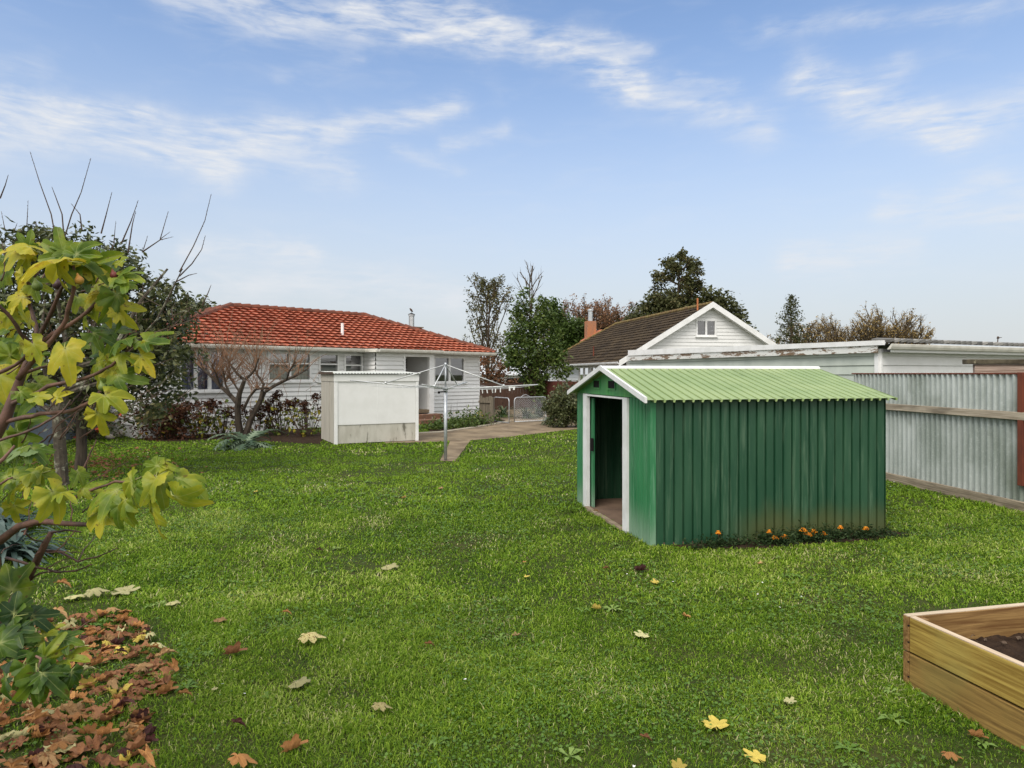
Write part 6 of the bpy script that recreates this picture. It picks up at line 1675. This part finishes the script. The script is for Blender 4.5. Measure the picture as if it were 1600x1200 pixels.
D_PALE = deadmat('pale_fallen_leaf', (.42, .40, .19), (.55, .50, .26), (.30, .22, .09), .55, .75)
D_PALEB = deadmat('pale_leaf_with_brown', (.45, .39, .18), (.52, .45, .2), (.14, .06, .02), .42, .55)
D_YEL = deadmat('yellow_fallen_leaf', (.50, .38, .07), (.55, .44, .10), (.30, .10, .04), .56, .66)
D_ORG = deadmat('orange_brown_fallen_leaf', (.36, .16, .055), (.50, .26, .09), (.15, .06, .028), .48, .7)
D_BRN = deadmat('brown_fallen_leaf', (.21, .09, .042), (.33, .155, .068), (.07, .035, .02), .45, .65)
D_PUR = deadmat('dark_purple_fallen_leaf', (.055, .02, .018), (.10, .035, .028), (.03, .014, .012), .45, .65)
D_TAN = deadmat('tan_fallen_leaf', (.34, .2, .085), (.43, .27, .13), (.2, .1, .045), .5, .7)


def leaf_proto(seed, curl, droop, cup, stalk=True):
    rng = random.Random(seed); mb = MB()
    fig_leaf(mb, V((-.35, 0, 0)), V((1, 0, 0)), V((0, 0, 1)), 1.0, rng, rng.uniform(.2, .8), droop, curl, True, cup, True)
    zs = [v[2] for v in mb.v]; lo = min(zs); mb.v = [(x, y, z - lo) for x, y, z in mb.v]
    mb.tube([V((-.35, 0, -lo)), V((-.6, .03, -lo * .6 + .06)), V((-.85, -.02, .03))], [.022, .018, .014], 5, .8)
    return mb


SHAPES = {'flat': (301, 0.0, -.12, .12), 'cup': (302, .9, -.2, .2), 'dome': (303, -.9, .3, -.1), 'roll': (304, 3.0, -.25, .2), 'tent': (305, -2.3, .5, -.1), 'crump': (306, 3.6, .6, .5)}
PROTO = {}
def fallen(shape, mat, pos, size, rot, tilt=(0, 0), name='fallen_leaf', label=None, group=None):
    key = (shape, mat.name)
    if key not in PROTO:
        o = leaf_proto(*SHAPES[shape]).build(name, mat, None, True); PROTO[key] = o
    else:
        o = PROTO[key].copy(); COL.objects.link(o)
    o.location = pos; o.scale = (size, size, size * .72); o.rotation_euler = (tilt[0], tilt[1], rot)
    return tag(o, label, 'leaf', group)


SCAT = [(612, 887, 34, 'dome', D_PALE, 0, 'pale yellow leaf lying alone in mid lawn left of the green shed'), (490, 1001, 50, 'tent', D_PALEB, 10, 'long pale leaf with brown rolled tip beyond the small orange curl'), (472, 1068, 44, 'dome', D_PALE, 15, 'pale cream leaf with dark hole between two larger curled leaves'), (598, 1108, 40, 'tent', D_PALEB, 5, 'cream leaf with dark brown blotches near bottom middle of lawn'),
        (1003, 990, 32, 'flat', D_PALE, 80, 'small flat cream lobed leaf in lawn centre right'), (1021, 909, 20, 'cup', D_YEL, 140, 'small curled yellow leaf just in front of the shed corner'), (930, 950, 22, 'roll', D_YEL, 150, 'small folded yellow leaf left of the flat cream lobed leaf'), (808, 991, 20, 'cup', D_TAN, 40, 'small tan leaf near lawn centre'), (1119, 1128, 54, 'flat', D_YEL, 75, 'large yellow leaf with red brown edges near the raised bed'), (1177, 1178, 42, 'flat', D_YEL, 120, 'clean yellow lobed leaf at bottom below the large red edged one'),
        (1236, 1093, 26, 'flat', D_PALE, 30, 'small cream star shaped leaf nearest the raised bed'), (1062, 1193, 34, 'flat', D_YEL, 60, 'yellow leaf cut by the bottom edge of the picture'), (273, 943, 28, 'dome', D_PALE, 20, 'cream leaf standing off the grass right of the branch tips'), (1190, 879, 14, 'cup', D_TAN, 10, 'tiny tan leaf in front of the marigolds'), (824, 900, 14, 'cup', D_YEL, 60, 'tiny yellow scrap in the worn part of the lawn'),
        (449, 960, 17, 'crump', D_ORG, 0, 'small orange brown curl beyond the long pale leaf'), (672, 1011, 20, 'crump', D_BRN, 20, 'dark red brown curled leaf in the middle of the near lawn'), (463, 1166, 52, 'roll', D_ORG, 25, 'largest orange brown crumpled leaf at the bottom of lawn'), (380, 1193, 54, 'tent', D_ORG, 10, 'orange brown leaf at bottom edge left of the largest crumpled one'), (372, 1137, 30, 'crump', D_PUR, 15, 'dark purple brown crumpled leaf right of the leaf pile'),
        (1070, 961, 20, 'cup', D_ORG, 160, 'small rust red folded leaf in lawn in front of shed'), (1010, 1159, 26, 'crump', D_BRN, 0, 'brown shrivelled leaf left of the yellow leaves at bottom'), (949, 891, 16, 'crump', D_BRN, 40, 'small shrivelled brown leaf left of the purple one'), (1003, 891, 30, 'roll', D_PUR, 5, 'purple brown leaf lying in front of the shed corner'), (632, 777, 13, 'cup', D_ORG, 0, 'small orange leaf far out on lawn left of the clothes pole'), (690, 763, 12, 'cup', D_TAN, 10, 'tiny pale orange leaf right in front of the clothes pole'),
        (500, 862, 14, 'crump', D_PUR, 0, 'tiny dark leaf in the far left middle of the lawn'), (400, 768, 10, 'cup', D_YEL, 0, 'tiny yellow leaf on the lawn in front of the silver plant'), (932, 802, 13, 'crump', D_TAN, 20, 'small tan leaf in the grass at the shed doorway'), (1530, 1150, 34, 'roll', D_ORG, -30, 'long orange brown leaf against the raised bed side'), (1490, 1185, 38, 'tent', D_ORG, -15, 'orange leaf at bottom corner below the raised bed'),
        (290, 1089, 26, 'crump', D_ORG, 20, 'rust red crumpled leaf at right edge of the leaf pile'), (370, 1018, 44, 'roll', D_BRN, 15, 'long brown and green leaf right of the pile'), (346, 969, 26, 'dome', D_TAN, 20, 'thin tan leaf standing in grass above the brown and green leaf'), (120, 934, 36, 'dome', D_PALE, 15, 'leftmost of three cream leaves lying under the low branches'), (154, 929, 42, 'tent', D_PALE, 25, 'middle of three cream leaves under the low branches'), (198, 923, 48, 'flat', D_PALE, 8, 'rightmost broad cream leaf under the low branches'),
        (178, 955, 26, 'tent', D_TAN, 20, 'tan curled leaf between cream leaves and the pile'), (100, 918, 28, 'crump', D_ORG, 0, 'orange curled leaf behind the three cream leaves'), (337, 1075, 14, 'cup', D_PALE, 60, 'tiny pale scrap right of the pile'), (820, 877, 9, 'cup', D_ORG, 60, 'tiny orange scrap in the middle lawn'), (1560, 870, 10, 'cup', D_PALE, 60, 'tiny cream leaf on lawn at the right edge'),
        (700, 880, 0, '', None, 0, '')]
for px, py, w, shp, mt, rot, lab in SCAT:
    if not shp: continue
    p = G(px, py, .035); s = w / F * p.y * .56
    fallen(shp, mt, V((p.x, p.y, .028)), s, R(rot), (random.uniform(-.15, .15), random.uniform(-.15, .15)), 'fallen_leaf', lab)
# the drift of leaves under the fig
rng = random.Random(400)
poly = [(-260, 1010), (60, 975), (130, 965), (200, 962), (232, 985), (250, 1020), (285, 1045), (265, 1090), (215, 1110), (245, 1150), (265, 1175), (250, 1215), (200, 1330), (-400, 1330)]
pg2 = [G(x, y) for x, y in poly]; arr = 0
bx0, bx1 = min(p.x for p in pg2), max(p.x for p in pg2); by0, by1 = min(p.y for p in pg2), max(p.y for p in pg2)
def inpg(x, y): return bool(pip(np.array([x]), np.array([y]), pg2)[0])
seen = 0
while arr < 620:
    x, y = rng.uniform(bx0, bx1), rng.uniform(by0, by1)
    if not inpg(x, y): continue
    px, py = CX + F * x / y, HY + F * H / y
    if px < -60 or py > 1230: 
        arr += 1; continue
    arr += 1
    dens = 1.0 if px < 160 else (.75 if py > 1000 else .55)
    if rng.random() > dens: continue
    if seen >= 260: break
    seen += 1
    mt = rng.choices([D_ORG, D_BRN, D_PUR, D_TAN, D_PALE, D_YEL], (36, 20, 11, 15, 12, 5))[0]; shp = rng.choices(list(SHAPES), (3, 16, 12, 34, 28, 26))[0]
    labs = {'orange_brown_fallen_leaf': 'orange brown curled fig leaf in the drift under the fig tree', 'brown_fallen_leaf': 'brown curled fig leaf in the drift under the fig tree', 'dark_purple_fallen_leaf': 'dark purple brown fig leaf in the drift under the fig tree', 'tan_fallen_leaf': 'tan curled fig leaf in the drift under the fig tree', 'pale_fallen_leaf': 'pale cream fig leaf in the drift under the fig tree', 'yellow_fallen_leaf': 'yellow fig leaf in the drift under the fig tree'}
    gname = labs[mt.name].replace('fig leaf', 'fig leaves')
    fallen(shp, mt, V((x, y, .012 + .022 * rng.random())), rng.uniform(.045, .09), rng.uniform(-.6, 1.2) if rng.random() < .6 else rng.uniform(0, 6.28), (rng.gauss(0, .28), rng.gauss(0, .28)), 'fallen_leaf', labs[mt.name], gname)
lit = MB()
for k in range(520):
    while True:
        x, y = rng.uniform(bx0, bx1), rng.uniform(by0, by1)
        if inpg(x, y): break
    a = rng.uniform(0, 6.28); fig_leaf(lit, V((x, y, rng.uniform(.008, .03))), V((math.cos(a), math.sin(a), rng.gauss(0, .15))), V((rng.gauss(0, .3), rng.gauss(0, .3), 1)), rng.uniform(.04, .085), rng, rng.random(), rng.uniform(-.2, .3), rng.choice((0, 1.2, -1.2, 2)), False, .15, True)
tag(lit.build('leaf_litter', D_BRN, None, True), kind='stuff')
# small dead bits under the trees near the left bed
lit = MB()
for k in range(330):
    px, py = rng.gauss(150, 60), rng.gauss(728, 12); p = G(px, max(700, py)); a = rng.uniform(0, 6.28)
    fig_leaf(lit, V((p.x, p.y, .05)), V((math.cos(a), math.sin(a), .2)), V((rng.gauss(0, .4), rng.gauss(0, .4), 1)), rng.uniform(.03, .07), rng, rng.random(), .2, 1.2, False, .15)
tag(lit.build('dry_leaf_scatter', D_BRN, None, True), kind='stuff')
